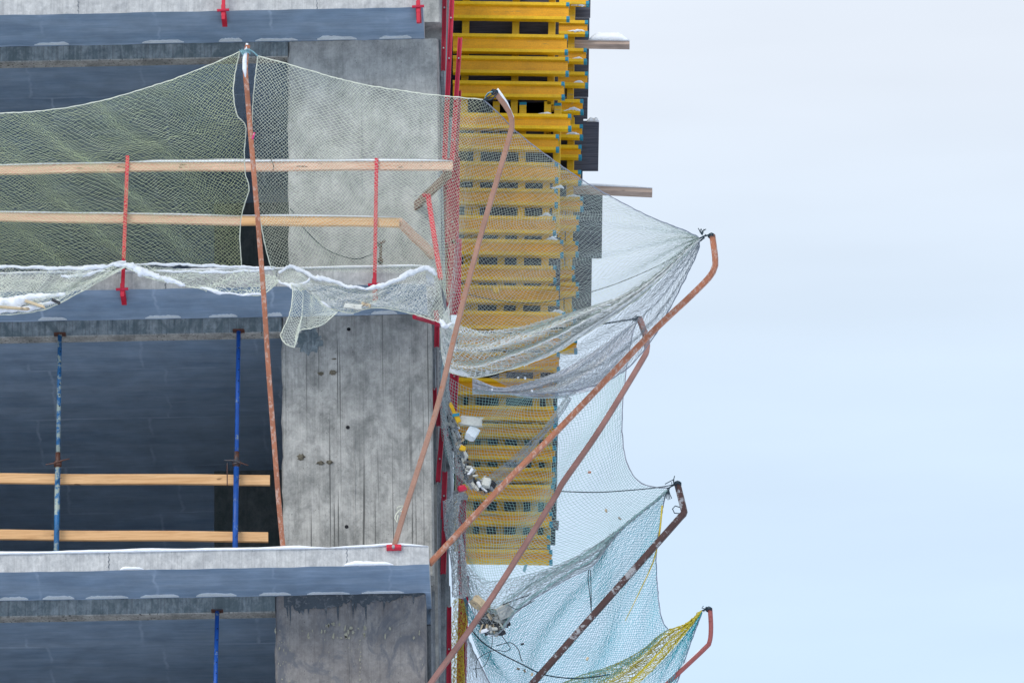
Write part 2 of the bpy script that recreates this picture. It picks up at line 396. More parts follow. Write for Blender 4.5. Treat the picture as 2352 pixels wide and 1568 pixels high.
# soot and rough spall at the top left of the middle column
random.seed(12)
c0 = P(712, 780, 0); vs = [(c0.x, -.012, c0.z)]; n = 30
for k in range(n):
    t = 2*math.pi*k/n; q = random.uniform(.75, 1.1); vs.append((c0.x+.17*q*math.cos(t), .002, c0.z+.20*q*math.sin(t)))
for k in range(n):
    a = vs[1+k]; vs.append(((a[0]+c0.x)/2+random.uniform(-.02,.02), -random.uniform(.006,.02), (a[2]+c0.z)/2+random.uniform(-.02,.02)))
link('spalled_patch', vs, [(0, 1+n+(k+1) % n, 1+n+k) for k in range(n)] + [(1+n+k, 1+n+(k+1) % n, 1+(k+1) % n, 1+k) for k in range(n)], 'concrete_beam', bld)

# ragged dark stain with drips and flakes under the lowest slab on the lowest column
random.seed(21); z_ = levels[3]-.003; xa = PX(652, z_, 0); xb = PX(976, z_, 0); top_ = []; bot_ = []; n = 110; run = .1
for k in range(n+1):
    x = xa+(xb-xa)*k/n; run += random.uniform(-.03, .03); run = min(.16, max(.05, run)); e_ = min(1, (n-k)/60+.25)
    d_ = run*e_*(1.7 if k < 16 else 1)+(random.uniform(.05, .28)*e_ if random.random() < .09 else 0)
    top_.append((x, -.0085, z_)); bot_.append((x+random.uniform(-.004, .004), -.0085, z_-d_))
link('drip_stain', top_+bot_, [(k, n+1+k, n+2+k, k+1) for k in range(n)], 'stain', bld)
for (x0_, x1_, y0_, y1_, Y_) in ((1003, 1036, 1345, 1660, 1.7), (1003, 1030, 1140, 1345, 1.7), (1000, 1022, 880, 1140, 1.5), (1000, 1016, 742, 880, 1.5)):
    z1 = P(1010, y0_, Y_).z; z0 = P(1010, y1_, Y_).z; x0 = PX(x0_, (z0+z1)/2, Y_); x1 = PX(x1_, (z0+z1)/2, Y_)
    MB().box((x0, Y_, z0), (x1, Y_+.2, z1)).build('wall_panel', 'concrete_side', bld)

# narrow facade panels just behind the lower right corner
for a, b_, Y, mt in ((989, 998, .45, 'concrete_side'), (999, 1006, .5, 'concrete'), (1007.5, 1012, .55, 'concrete_side')):
    z1 = P(1000, 1112, Y).z; z0 = P(1000, 1700, Y).z
    x0 = PX(a, (z0+z1)/2, Y); x1 = PX(b_, (z0+z1)/2, Y)
    q = MB().box((x0, Y, z0), (x1, Y+.08, z1)).build('wall_panel', mt, bld)

# ------------------------------------------------------------ snow on things
def snow_cap(pts, depth, th, label, yb=None, lumps=.5, seed=0, name='snow'):
    """ridge of snow lying along a polyline (world points, front top edge), depth back in +y"""
    rnd = random.Random(seed); P_ = spline([tuple(p) for p in pts], max(12, int((V(pts[-1])-V(pts[0])).length*9))); n = len(P_); vs = []; fs = []; m_ = 7
    h = [th*(1+lumps*(math.sin(k*.9+seed)*.3+math.sin(k*.37+seed*2)*.4+rnd.uniform(-.1, .1))) for k in range(n)]
    for k, p in enumerate(P_):
        e = min(1, .15+min(k, n-1-k)/3)
        hh = h[k]*e; ov = .012+.01*rnd.random()
        for j in range(m_):
            t = (0, .012/depth, .035/depth, .25, .6, .92, 1)[j]; y = -ov + (depth+2*ov)*t
            prof = (0, .62, .90, 1, 1, .8, 0)[j]
            vs.append((p[0], p[1]+y, p[2] + hh*prof - (.006 if j in (0, m_-1) else 0)))
        vs.append((p[0], p[1]+depth/2, p[2]-.004)); 
    s_ = m_+1
    for k in range(n-1):
        for j in range(m_): a = k*s_+j; b_ = k*s_+(j+1) % s_; fs.append((a, a+s_, b_+s_, b_))
        fs.append((k*s_+m_, (k+1)*s_+m_, (k+1)*s_, k*s_))
    fs += [tuple(range(s_)), tuple(range((n-1)*s_, n*s_))[::-1]]
    o = link(name, vs, fs, 'snow', smooth=True); return tag(o, label, 'snow', kind='stuff')
zt = zL+TH
snow_cap([(XL+.5, YE, zt), (PX(300, zt, YE), YE, zt), (PX(760, zt, YE), YE, zt)], .5, .042, 'thin white snow lying along the edge of the lowest slab', seed=1, lumps=.3)
snow_cap([(PX(750, zt, YE), YE, zt), (PX(840, zt, YE), YE, zt+.006), (PX(905, zt, YE), YE, zt+.022), (PX(983, zt, YE), YE, zt)], .45, .035, 'thicker snow at the right end of the lowest slab around the red shoe', seed=2, lumps=.2)
zt = zM+TH
snow_cap([(XL+.5, YE, zt), (PX(300, zt, YE), YE, zt), (PX(600, zt, YE), YE, zt), (PX(995, zt, YE), YE, zt)], .5, .03, 'snow along the top edge of the middle slab behind the net', seed=3, lumps=.3)
# small snow pads caught on the lower arris of the slab rim
def pad(px0, px1, py, h, label, z, seed):
    rnd = random.Random(seed); x0 = PX(px0, z, YE); x1 = PX(px1, z, YE); n = 18; vs = []; fs = []
    for k in range(n+1):
        t = k/n; e = min(1, 5*min(t, 1-t)+.08)**.6; hh = h*e*(1.15-.5*t)*rnd.uniform(.9, 1.1); x = x0+(x1-x0)*t
        vs += [(x, YE-.03*e, z), (x, YE-.028*e, z+hh*.6), (x, YE-.012*e, z+hh), (x, YE+.01, z+hh), (x, YE+.01, z)]
    for k in range(n):
        for j in range(5): a = 5*k+j; b_ = 5*k+(j+1) % 5; fs.append((a, a+5, b_+5, b_))
    tag(link('snow', vs, fs, 'snow', smooth=True), label, 'snow', kind='stuff')
pad(276, 330, 1300, .035, 'small snow pad on the lowest slab rim left of centre', zL+.002, 1)
pad(791, 904, 1308, .05, 'long snow pad on the lowest slab rim near the right corner', zL+.002, 2)

# ------------------------------------------------------------ timber guard rails
def board(pts_top, h, th, mat, label, group=None, snow=None, name='guard_board', hint=V((0,0,1))):
    a, b_ = [V(p) for p in pts_top]; o = V((0, 0, h/2)); m = MB(); 
    n = 10; d = b_-a; rnd = random.Random(label)
    pts = [a+d*k/n-o+V((0, 0, .004*math.sin(k*1.1+h))) for k in range(n+1)]
    u = V((0,0,1)); t = d.normalized(); sdv = t.cross(u).normalized()
    k_ = .004; vs = []
    pr = [(-th/2+k_,-h/2),(th/2-k_,-h/2),(th/2,-h/2+k_),(th/2,h/2-k_),(th/2-k_,h/2),(-th/2+k_,h/2),(-th/2,h/2-k_),(-th/2,-h/2+k_)]
    for p in pts: vs += [p+sdv*x+u*y for x, y in pr]
    fs = [(i*8+j, i*8+(j+1) % 8, (i+1)*8+(j+1) % 8, (i+1)*8+j) for i in range(n) for j in range(8)] + [tuple(range(8))[::-1], tuple(range(n*8, n*8+8))]
    ob = m.add(vs, fs).build(name, mat); tag(ob, label, 'board', group)
    if snow:
        s0 = [p + u*(h/2-.002) - V((0, th/2, 0)) for p in (pts[0], pts[3], pts[6], pts[-1])]
        if snow > 0: snow_cap(s0, th, snow, 'snow lying on the '+label, seed=len(label), lumps=.35)
    return ob
G = 'timber boards of the guard rails'
Yb = -.83
board((P(-120, 383, Yb), P(296, 374.5, Yb)), .108, .04, 'wood_pink', 'upper pinkish guard board left of the left red post', G, .016)
board((P(290, 373.5, Yb-.045), P(1040, 370, Yb-.045)), .108, .04, 'wood_pink', 'upper guard board running from the left red post to the corner', G, .03)
board((P(-120, 486, Yb), P(560, 496.5, Yb)), .108, .04, 'wood_pink', 'middle guard board behind the left net', G, .016)
board((P(555, 496, Yb-.045), P(917, 500, Yb-.045)), .11, .045, 'wood_fresh', 'middle guard board in front of the upper column', G, .02)
za = P(920, 500, Yb).z
board((P(919, 500, Yb), PZ(997, 576, za)), .125, .04, 'wood_pink', 'pinkish board slanting down right from the end of the middle guard board', G, .012)
za = P(1035, 388, Yb).z
board((P(1034, 386, Yb), PZ(952, 466, za)), .11, .04, 'wood_brown', 'dark brown board slanting down left under the end of the upper guard board', G)
board((P(-120, 1087, .06), P(620, 1091, .06)), .117, .04, 'wood_fresh', 'upper orange timber board wired behind the blue props', G)
board((P(-120, 1216, .06), P(616, 1222, .06)), .113, .04, 'wood_fresh', 'lower orange timber board just above the snowy lowest slab', G)

# ------------------------------------------------------------ blue props
def prop(xt, yt, xb, yb, worn, label, ycol=None, hdl=1):
    Y = -.0
    zc = None
    a = P(xt, yt, Y+.065-.0); b_ = P(xb, yb, Y+.065)
    i = 2 if yt < 1300 else 3
    a.z = levels[i]-.175; base = levels[i+1]+TH
    d = (b_-a); t = (base-a.z)/d.z; b_ = a+d*t; a.y = b_.y = -.028+.09
    a.y = .065-.105; b_.y = a.y
    e = empty('steel_prop', b_, label, 'prop', 'blue steel props'); up_ = (a-b_).normalized(); L = (a-b_).length
    zc = L*.47 if ycol is None else L*ycol
    mi_ = 'prop_blue_worn' if worn == 1 else 'prop_blue'
    MB().tube([b_+up_*.006, b_+up_*(zc-.05)], .030, 16).build('outer_tube', mi_, e, True)
    MB().tube([b_+up_*(zc+.05), a-up_*.01], .0235, 16).build('inner_tube', mi_, e, True)
    c = b_+up_*zc
    MB().tube([c-up_*.05, c+up_*.13], .0275, 14).build('thread', 'prop_rust', e, True)
    nut = MB().tube([c-up_*.03, c-up_*.026, c+up_*.022, c+up_*.026], [.03,.043,.043,.03], 12).build('collar_nut', 'prop_rust', e)
    MB().tube([c+V((-.13, -.03, -.02*hdl)), c+V((-.04, -.045, -.012*hdl)), c+V((.05, -.045, .02*hdl)), c+V((.13, -.03, .045*hdl))], [.006,.009,.009,.006], 6).build('handle', 'prop_rust', nut)
    if worn == 0: MB().tube([c+V((-.10,-.03,-.01)), c+V((-.10,-.03,-.28))], .006, 6).build('pin', 'prop_rust', nut)
    MB().bar(a-up_*.010, a-up_*.002, .13, .11, V((0,1,0))).build('top_plate', 'prop_rust', e)
    MB().bar(b_, b_+up_*.008, .13, .13, V((0,1,0))).build('base_plate', 'prop_rust', e)
    for k in range(6):
        q = a-up_*(.22+.13*k); MB().tube([q+V((.008,-.0245,0)), q+V((.008,-.0225,0))], .007, 8).build('pin_hole', 'black', e)
    return a, b_
prop(139, 772, 131, 1258, 1, 'left worn blue steel prop with grey bare patches under the middle slab', .47)
prop(549, 776, 541, 1262, 0, 'bright blue steel prop with a hanging pin beside the long rusty arm', .46, -1)
prop(500, 1417, 496, 1568, 2, 'dark blue steel prop in the lowest storey', .3)
# tie wires round boards and props
for x, y in ((134, 1221), (545, 1228), (134.5, 1103), (545.5, 1103)):
    c = P(x, y, -.07); m = MB()
    m.tube([c+V((-.035, .05, -.06)), c+V((-.02, 0, -.03)), c+V((.01, -.008, .02)), c+V((.035, .05, .055))], .0025, 5)
    tag(m.build('tie_wire', 'rope_dark'), 'thin dark tie wire on the %s blue prop at its %s board' % (('worn left' if x < 300 else 'bright right'), 'lower' if y > 1200 else 'upper'), 'wire', 'tie wires on the props')

# ------------------------------------------------------------ red guard posts clamped on slab edges
def guard_post(xt, yt, xb, yb, label, slab_z, mat='red_bright', w=.04, Y=-.905, clamp=True, cy=None):
    a = P(xt, yt, Y); b_ = P(xb, yb, Y)
    e = empty('guard_post', b_, label, 'post', 'red guard rail posts')
    MB().bar(b_, a, w, w, V((0,1,0))).build('post', mat, e)
    if clamp:
        c = V((b_.x, Y, slab_z))
        MB().box((c.x-.028, YE-.09, c.z-.05), (c.x+.028, YE+.30, c.z-.02)).build('lower_jaw', mat, e)
        m = MB(); m.bar(c+V((-.0, 0, -.12)), c+V((0, 0, .02)), .046, .046, V((0,1,0))); m.build('sleeve', mat, e)
        MB().bar(c+V((-.068, -.03, -.058)), c+V((.066, -.03, -.052)), .02, .03, V((0,0,1)), .3).build('wedge', 'red', e)
guard_post(293, 359, 281, 682, 'red guard post with its clamp at the left end of the middle slab', zM)
guard_post(865, 365, 860, 690, 'slotted red guard post in front of the upper column', zM)
guard_post(514, -60, 513, 46, 'red clamp hanging below the top slab above the tip of the long arm', zA)
guard_post(961, -60, 961, 53, 'red clamp hanging below the top slab near the corner', zA)
# leaning bright red post near the corner
a = P(983, 448, -.6); b_ = P(1012, 640, -.75); e = empty('guard_post', b_, 'bright red leaning post under the end of the upper guard board', 'post', 'red guard rail posts')
MB().bar(b_, a, .055, .045, V((0,1,0))).build('post', 'red_bright', e); MB().bar(a-V((.06,0,.0)), a+V((.03,0,-.02)), .05, .03, V((0,0,1))).build('head', 'red_bright', e)

# ------------------------------------------------------------ red steel posts of the side platform
def redpost(xt, yt, xb, yb, Y, w, label, mat='red', d=.06, Y2=None):
    a = P(xt, yt, Y); b_ = P(xb, yb, Y if Y2 is None else Y2); e = empty('steel_post', b_, label, 'post', 'red steel posts of the side platform')
    dr = (a-b_).normalized(); sx = V((1,0,0))
    m = MB(); m.bar(b_, a, d*.5, w*.8, V((1,0,0)))     # web
    web = m.build('web', mat, e)
    for s_ in (-1, 1):
        o = V((s_*w*.38, -.004, 0)); MB().bar(b_+o, a+o, w*.24, d*1.12, V((0,1,0))).build('flange', mat, e)
    L = (a-b_).length; k = .25
    while k < L:
        q = b_+dr*k+V((0, -d*.60, 0)); MB().tube([q, q+V((0,-.012,0))], .010, 6).build('bolt', 'steel', e); k += .5
    return e
redpost(1022, -40, 1018, 161, .2, .048, 'short thick red post at the top between slab edge and yellow beams')
redpost(1040, -40, 1021, 372, .1, .052, 'long red post crossing the top of the picture down to the guard board')
redpost(1057, 89, 1038, 372, .0, .048, 'leaning red post with a cut top in front of the yellow beams')
redpost(1055, 210, 1047, 372, .6, .045, 'stub of red post just under the net corner')
redpost(1041, 366, 1038, 560, .5, .15, 'broad red post behind the net below the guard board corner')
redpost(1045, 552, 1042, 722, .5, .15, 'broad red post behind the net above the snow lump')
redpost(1021, 372, 1030, 700, .7, .045, 'narrow red post against the grey side wall behind the net')
redpost(1004, 742, 1003, 795, .3, .055, 'short red block at the top right of the middle column')
redpost(998, 893, 998, 945, .45, .05, 'small red block behind the second rusty arm')
redpost(1010, 914, 1008, 977, .5, .055, 'red block beside the yellow rag')
redpost(1016, 985, 1006, 1105, .5, .05, 'leaning red post lower down beside the middle column')
redpost(1022, 1085, 1018, 1190, .6, .055, 'dark red post beside the pale folded net')
redpost(1022, 1195, 1018, 1316, .6, .06, 'red post by the right end of the lowest slab')
redpost(1044, 860, 1036, 1010, 1.1, .10, 'wide red panel behind the debris net')
redpost(1050, 1000, 1058, 1160, 1.5, .07, 'red post seen through the net below the debris')
redpost(1062, 1150, 1060, 1330, 1.9, .085, 'tall red post left of the lowest yellow beams')
redpost(1066, 1325, 1058, 1640, 1.9, .11, 'wide red post below the yellow beams')
redpost(1032, 1395, 1030, 1640, 1.0, .05, 'lowest narrow red post beside the concrete panels')
# red slab bracket under the middle slab corner
e = empty('slab_bracket', P(1000, 735, -.6), 'red bracket under the right corner of the middle slab', 'bracket')
MB().bar(P(952, 727, -.6), P(1006, 742, -.1), .05, .045).build('arm', 'red', e); MB().bar(P(1001, 715, -.3), P(1005, 748, -.3), .05, .05, V((0,1,0))).build('upright', 'red', e)
# grey gusset plates and tubes next to the posts
for (x, y0, y1, w_, Y, mt, lb) in ((1031, -30, 222, .02, .3, 'steel', 'thin grey tube between the two long red posts'), (1013, 222, 1160, .03, .75, 'steel', 'thin bluish steel strip running down the building corner'),
                             (1020, 1150, 1640, .07, .9, 'concrete_side', 'grey steel strip beside the lower concrete panels'), (1036, 560, 720, .06, 1.2, 'wood_old', 'grey weathered post behind the red posts')):
    tag(MB().bar(P(x-(y1-y0)*.012, y1, Y), P(x, y0, Y), w_, .05, V((0,1,0))).build('corner_strip', mt), lb, 'strip')

# ------------------------------------------------------------ yellow formwork
def h_beam(e, p0, p1, h=.205, w=.08, mat='yellow', caps=(0, 1), name='waling'):
    """horizontal girder: p0 left, p1 right, front top edge"""
    p0 = V(p0); p1 = V(p1); d = (p1-p0).normalized(); yv = V((0,1,0)); z = V((0,0,1))
    fl = .042; m = MB()
    c = lambda p, dy, dz: p + yv*dy + z*dz
    m.bar(c(p0, w/2, -fl/2), c(p1, w/2, -fl/2), w, fl, z, .08); m.bar(c(p0, w/2, -h+fl/2), c(p1, w/2, -h+fl/2), w, fl, z, .08)
    nf = len(m.f)
    m.bar(c(p0, w/2+.004, -h/2), c(p1, w/2+.004, -h/2)-d*.006, .027, h-2*fl+.01, z, .02)
    nw = len(m.f)
    # splayed web roots
    for s_ in (-1, 1):
        zc = -h/2+s_*(h/2-fl-.003); m.bar(c(p0, w/2, zc), c(p1, w/2, zc)-d*.004, .044, .008, z, .02)
    o = link(name, m.v, m.f, [mat, 'yellow_web'], e, mi=[1 if nf <= k < nw else 0 for k in range(len(m.f))])
    for s_, q, dd in ((0, p0, -d), (1, p1, d)):
        if s_ in caps:
            for dz in (-fl/2, -h+fl/2):
                cm = MB(); cc = q + yv*(w/2) + z*dz; cm.bar(cc-dd*.034, cc+dd*.004, w+.006, fl+.006, z, .15); cm.build('end_cap', 'cap_blue', o)
    return o
def v_girder(e, x, y0, y1, Y, mat='girder_wood', cap=False, w=.08):
    a = P(x, y0, Y); b_ = P(x-(y1-y0)*.018, y1, Y); m = MB()
    m.bar(b_+V((0,.02,0)), a+V((0,.02,0)), w, .04, V((0,1,0)), .08); m.bar(b_+V((0,.10,0)), a+V((0,.10,0)), w*.35, .12, V((0,1,0)), .05); m.bar(b_+V((0,.18,0)), a+V((0,.18,0)), w, .04, V((0,1,0)), .08)
    o = m.build('girder', mat, e)
    if cap: MB().bar(a+V((0,.02,-.03)), a+V((0,.02,.006)), w+.006, .048, V((0,1,0)), .15).build('end_cap', 'cap_blue', o)
YF = 4.0
def panel(label, beams, gird, ply, xl_fn, Y=YF, gpart='girder_wood', group='yellow formwork panels'):
    e = empty('formwork_panel', P(1180, beams[-1][1], Y), label, 'formwork', group)
    for k, (y0, y1, xr) in enumerate(beams):
        xl_ = xl_fn(y0); hpx = y1-y0; h = min(.235, max(.16, (hpx-6.6)/183.0))
        yl = y0-(xr-xl_)*.0148
        rnd = random.Random(k*31+int(y0)); dep = Y + rnd.uniform(-.03, .03)
        h_beam(e, P(xl_, yl, dep), P(xr, y0, dep), h, mat='yellow' if rnd.random() < .75 else 'yellow_worn', caps=(1,))
    for x, a, b_, cp in gird: v_girder(e, x, a, b_, Y+.13, gpart if (x*7) % 3 > 1 else 'yellow_worn', cp)
    for (x0, y0, x1, y1) in ply:
        z1 = P(x0, y0, Y+.36).z; z0 = P(x0, y1, Y+.36).z
        a = P(x0, y0, Y+.36); b_ = P(x1, y0, Y+.36); c = P(x1-(y1-y0)*.015, y1, Y+.36); d = P(x0-(y1-y0)*.015, y1, Y+.36); yv = V((0,.021,0))
        MB().add([a, b_, c, d, a+yv, b_+yv, c+yv, d+yv], [(0,1,2,3)[::-1], (4,5,6,7), (0,1,5,4), (1,2,6,5), (2,3,7,6), (3,0,4,7)]).build('plywood_face', 'plywood', e)
    return e
xl_top = lambda y: 1040 if y < 240 else (1046+(y-240)*.01)
panel('upper yellow formwork panel with wide beams above the net', [(-42,-2,1300),(6,53,1307),(80,129,1303),(131,178,1305),(188,232,1296)],
      [(1071,-40,262,False),(1186,-40,262,False),(1269,-40,240,False)], [(1034,-40,1285,268)], xl_top)
panel('middle yellow formwork panel behind the large corner net', [(262,304,1311),(309,352,1283),(373,422,1281),(434,479,1280),(497,543,1276),(551,594,1293),(610,652,1277),(657,703,1284),(716,764,1298),(768,805,1290)],
      [(1140,233,300,False),(1201,236,800,True),(1258,233,300,False),(1281,238,520,True),(1096,300,800,False),(1152,500,800,False),(1255,400,800,False),(1075,470,810,False)], [(1044,236,1272,545),(1052,545,1288,812)], xl_top)
xl_low = lambda y: 1034+(y-800)*.07
panel('lower yellow formwork panel hanging beside the building down to its last beam', [(810,856,1285),(870,915,1281),(933,972,1279),(974,1010,1277),(1024,1062,1276),(1074,1110,1275),(1113,1153,1272),(1175,1211,1268),(1228,1260,1263),(1262,1295,1268)],
      [(1058,820,1250,False),(1085,820,1250,False),(1112,1010,1250,False),(1155,820,1280,False),(1196,1000,1250,False),(1233,820,1280,False),(1262,900,1250,False)], [(1046,812,1282,1250)], xl_low)
xr2 = lambda y: 1262
YR = 5.0
panel('rear upper yellow formwork panel sticking out right of the front one', [(-25,18,1352),(47,87,1350),(111,150,1347),(165,205,1350),(228,266,1339)],
      [(1314,-30,260,False),(1292,100,230,False)], [(1270,-40,1357,40),(1270,42,1354,222),(1270,224,1350,272)], xr2, YR)
panel('rear middle yellow formwork panel between the two dark boards', [(286,324,1338),(333,370,1335),(391,428,1334),(452,487,1339),(495,532,1330),(554,592,1328),(610,643,1320),(648,682,1329),(710,740,1322),(778,812,1325)],
      [(1312,270,760,False),(1290,470,760,False)], [(1275,272,1340,420),(1280,424,1362,760)], xr2, YR)
# dark sheet boards and planks poking out
def sheet(x0, y0, x1, y1, Y, label):
    a = P(x0, y0, Y); b_ = P(x1, y0+1, Y); c = P(x1-2, y1, Y); d = P(x0-2, y1, Y); yv = V((0,.03,0))
    q = MB().add([a, b_, c, d, a+yv, b_+yv, c+yv, d+yv], [(3,2,1,0), (4,5,6,7), (0,1,5,4), (1,2,6,5), (2,3,7,6), (3,0,4,7)])
    return tag(q.build('plywood_board', 'plywood'), label, 'board', 'dark plywood boards')
sheet(1300, 277, 1376, 391, YR+.32, 'dark plywood board with snow on top, right of the rear beams')
sheet(1310, 443, 1384, 591, YR+.32, 'large dark plywood board below the long snowy plank, behind the net')
snow_cap([P(1348, 277, YR+.30), P(1362, 277, YR+.30), P(1376, 278, YR+.30)], .12, .05, 'white snow cap on the upper dark plywood board', seed=5)
def plank(x0, y0, x1, y1, th, Y, label, sn, sl):
    a = P(x0, y0, Y); b_ = P(x1, y1, Y)
    tag(MB().bar(a, b_, .14, th, V((0,0,1)), .06).build('plank', 'wood_plank'), label, 'plank', 'planks sticking out over the sky')
    o = V((0, -.07, th/2)); snow_cap([(a.lerp(b_, t)+o) for t in sn], .14, sl, 'snow on the '+label, seed=len(label), lumps=.15)
plank(1320, 102, 1446, 104, .05, YR+.2, 'short weathered plank high up against the sky', (.25, .5, .8, 1.0), .12)
plank(1300, 434, 1498, 443, .06, YR+.2, 'long weathered plank with thin snow above the outer net', (.1, .4, .7, 1.0), .035)
tag(MB().bar(P(1262, 1204, 4.4), P(1283, 1206, 4.4), .1, .085).build('plank', 'wood_old'), 'grey plank end poking out of the lowest yellow beams', 'plank', 'planks sticking out over the sky')
tag(MB().bar(P(1277, 958, 4.5), P(1273, 1200, 4.5), .05, .05, V((0,1,0))).build('wooden_post', 'wood_old'), 'thin grey post at the right end of the lower yellow beams', 'post')
# little snow heaps on ends of walings
hs = [(1290,431,YF,.07),(1262,495,YF,.05),(1276,550,YF,.04),(1290,716,YF,.10),(1345,12,YR,.09),(1338,72,YR,.09),(1335,136,YR,.09),(1338,191,YR,.09),(1328,252,YR,.09),(1328,309,YR,.08),(1330,452,YR,.07),(1262,262,YF,.05)]
HS = hs

# ------------------------------------------------------------ rusty net arms
def arm(pts, r, mat, label, snow=None, n=60, sq=True):
    p = path3(pts, n); e = empty('net_arm', p[0], label, 'bracket arm', 'rusty tubular net arms')
    MB().tube(p, r, 8, sq=sq).build('tube', mat, e)
    return e, p
a1, p1 = arm([(651,1266,-.7),(641,1160,-.88),(633,1060,-1.04),(617,850,-1.4),(603,640,-1.75),(586,430,-2.08),(575,300,-2.28),(568,215,-2.42),(564,170,-2.5),(564,140,-2.54),(569,104,-2.6)], .0275, 'rust_orange', 'long rusty arm standing on the lowest slab, left of the column')
MB().tube([q+V((-.006,-.018,.014)) for q in p1[-5:]], [.018,.026,.026,.024,.012], 8).build('snow_crust', 'snow', a1, True)
a2, p2 = arm([(905,1256,-.78),(930,1172,-.92),(1000,950,-1.3),(1045,768,-1.62),(1100,556,-1.98),(1150,385,-2.28),(1174,300,-2.42),(1176,280,-2.46),(1168,254,-2.5),(1137,212,-2.6)], .027, 'rust_pale', 'rusty arm rising from the red shoe to the net corner')
MB().tube([p2[-1], p2[-2].lerp(p2[-1], .9)+V((.02,-.02,.03)), p2[-2]+V((.022,-.02,.024)), p2[-3]+V((.024,-.02,.02)), p2[-5]+V((.024,-.02,.014))], [.01,.018,.016,.010,.004], 8).build('snow_crust', 'snow', a2, True)
c = p2[0]; sh = MB()
sh.bar(c+V((-.08,-.02,-.02)), c+V((.08,-.02,-.02)), .10, .06, V((0,0,1)), .3); shoe = sh.build('shoe', 'red_bright', a2)
MB().tube([c+V((-.005,-.07,-.035)), c+V((-.005,-.115,-.035))], .017, 8).build('bolt', 'steel', shoe)
MB().tube([c+V((.07+.035*math.cos(t*.7), -.03+.035*math.sin(t*.7), .41+.006*t)) for t in range(10)]+[c+V((.03,-.07,.36)), c+V((.015,-.07,.31)), c+V((.035,-.07,.26)), c+V((.05,-.06,.35))], .006, 5).build('tie_cord', 'rope_pale', a2)
a3, p3 = arm([(986,1295,-.35),(1161,1108,-.42),(1279,990,-.5),(1486,775,-.7),(1580,686,-.9),(1628,638,-1.05),(1641,615,-1.1),(1643,595,-1.12),(1636,540,-1.2)], .029, 'rust_orange', 'longest rusty arm reaching right to the far net tip')
a4, p4 = arm([(975,1592,-.1),(997,1558,-.08),(1118,1389,.02),(1271,1147,.25),(1293,1108,.32),(1379,984,.8),(1478,822,1.75),(1486,800,1.9),(1484,775,2.0),(1468,730,2.1)], .029, 'rust_brown', 'brown arm crossing behind the longest arm, tip bent upwards')
a5, p5 = arm([(1160,1640,.6),(1228,1563,.6),(1508,1249,.2),(1563,1187,.12),(1571,1179,.1),(1571,1172,.1),(1555,1107,0)], .033, 'rust_dark', 'dark mottled arm with a sharp elbow and a small wire loop', n=90)
MB().tube([p5[-9]+V((-.02,0,.01)), p5[-9]+V((-.09,0,.035)), p5[-9]+V((-.12,0,0)), p5[-9]+V((-.10,0,-.05)), p5[-9]+V((-.02,0,-.06))], .006, 6).build('wire_loop', 'rope_dark', a5)
a6, p6 = arm([(1440,1660,1.0),(1535,1567,1.0),(1618,1489,.85),(1630,1472,.8),(1633,1440,.78),(1631,1398,.75)], .027, 'red_tube', 'short reddish arm at the bottom right edge of the nets', sq=False)
MB().tube([V(p)+V((-.012,-.01,.022)) for p in p6[30:42]], [.006]+[.013]*10+[.006], 6).build('snow_crust', 'snow', a6, True)

# ------------------------------------------------------------ safety nets: knotted cords on draped patches
def smooth_noise(U_, V_, k, amp, seed):
    r = np.random.default_rng(seed); o = np.zeros_like(U_)
    for _ in range(k):
        fx, fy = r.uniform(-3, 3), r.uniform(-3, 3); o += np.sin(2*np.pi*(fx*U_+fy*V_)+r.uniform(0, 6.28))/(1+math.hypot(fx, fy)*.6)
    return o*amp
def cords(A, B, r, ns=3):
    d = B-A; L = np.linalg.norm(d, axis=1, keepdims=True); d = d/np.maximum(L, 1e-6)
    ref = np.tile(np.array([[.3, .9, .31]]), (len(A), 1)); u = np.cross(d, ref); u /= np.maximum(np.linalg.norm(u, axis=1, keepdims=True), 1e-6); w_ = np.cross(d, u)
    vs = np.zeros((len(A), 2*ns, 3))
    for k in range(ns):
        t = 2*math.pi*k/ns; o = (u*math.cos(t)+w_*math.sin(t))*r; vs[:, k] = A+o; vs[:, ns+k] = B+o
    base = (np.arange(len(A))*2*ns)[:, None, None]
    q = np.array([[k, (k+1) % ns, ns+(k+1) % ns, ns+k] for k in range(ns)])[None]
    return vs.reshape(-1, 3), (base+q).reshape(-1, 4)
def fast_mesh(name, vs, qs, mat, parent):
    off = np.array(OFF[parent.name]); me = bpy.data.meshes.new(name)
    me.vertices.add(len(vs)); me.vertices.foreach_set('co', (vs-off).astype(np.float32).ravel())
    me.loops.add(qs.size); me.loops.foreach_set('vertex_index', qs.astype(np.int32).ravel())
    me.polygons.add(len(qs)); me.polygons.foreach_set('loop_start', np.arange(0, qs.size, 4, dtype=np.int32))
    me.materials.append(MT[mat]); me.update(calc_edges=True); me.validate()
    o = bpy.data.objects.new(name, me); C.objects.link(o); o.parent = parent; OFF[o.name] = V(off); return o
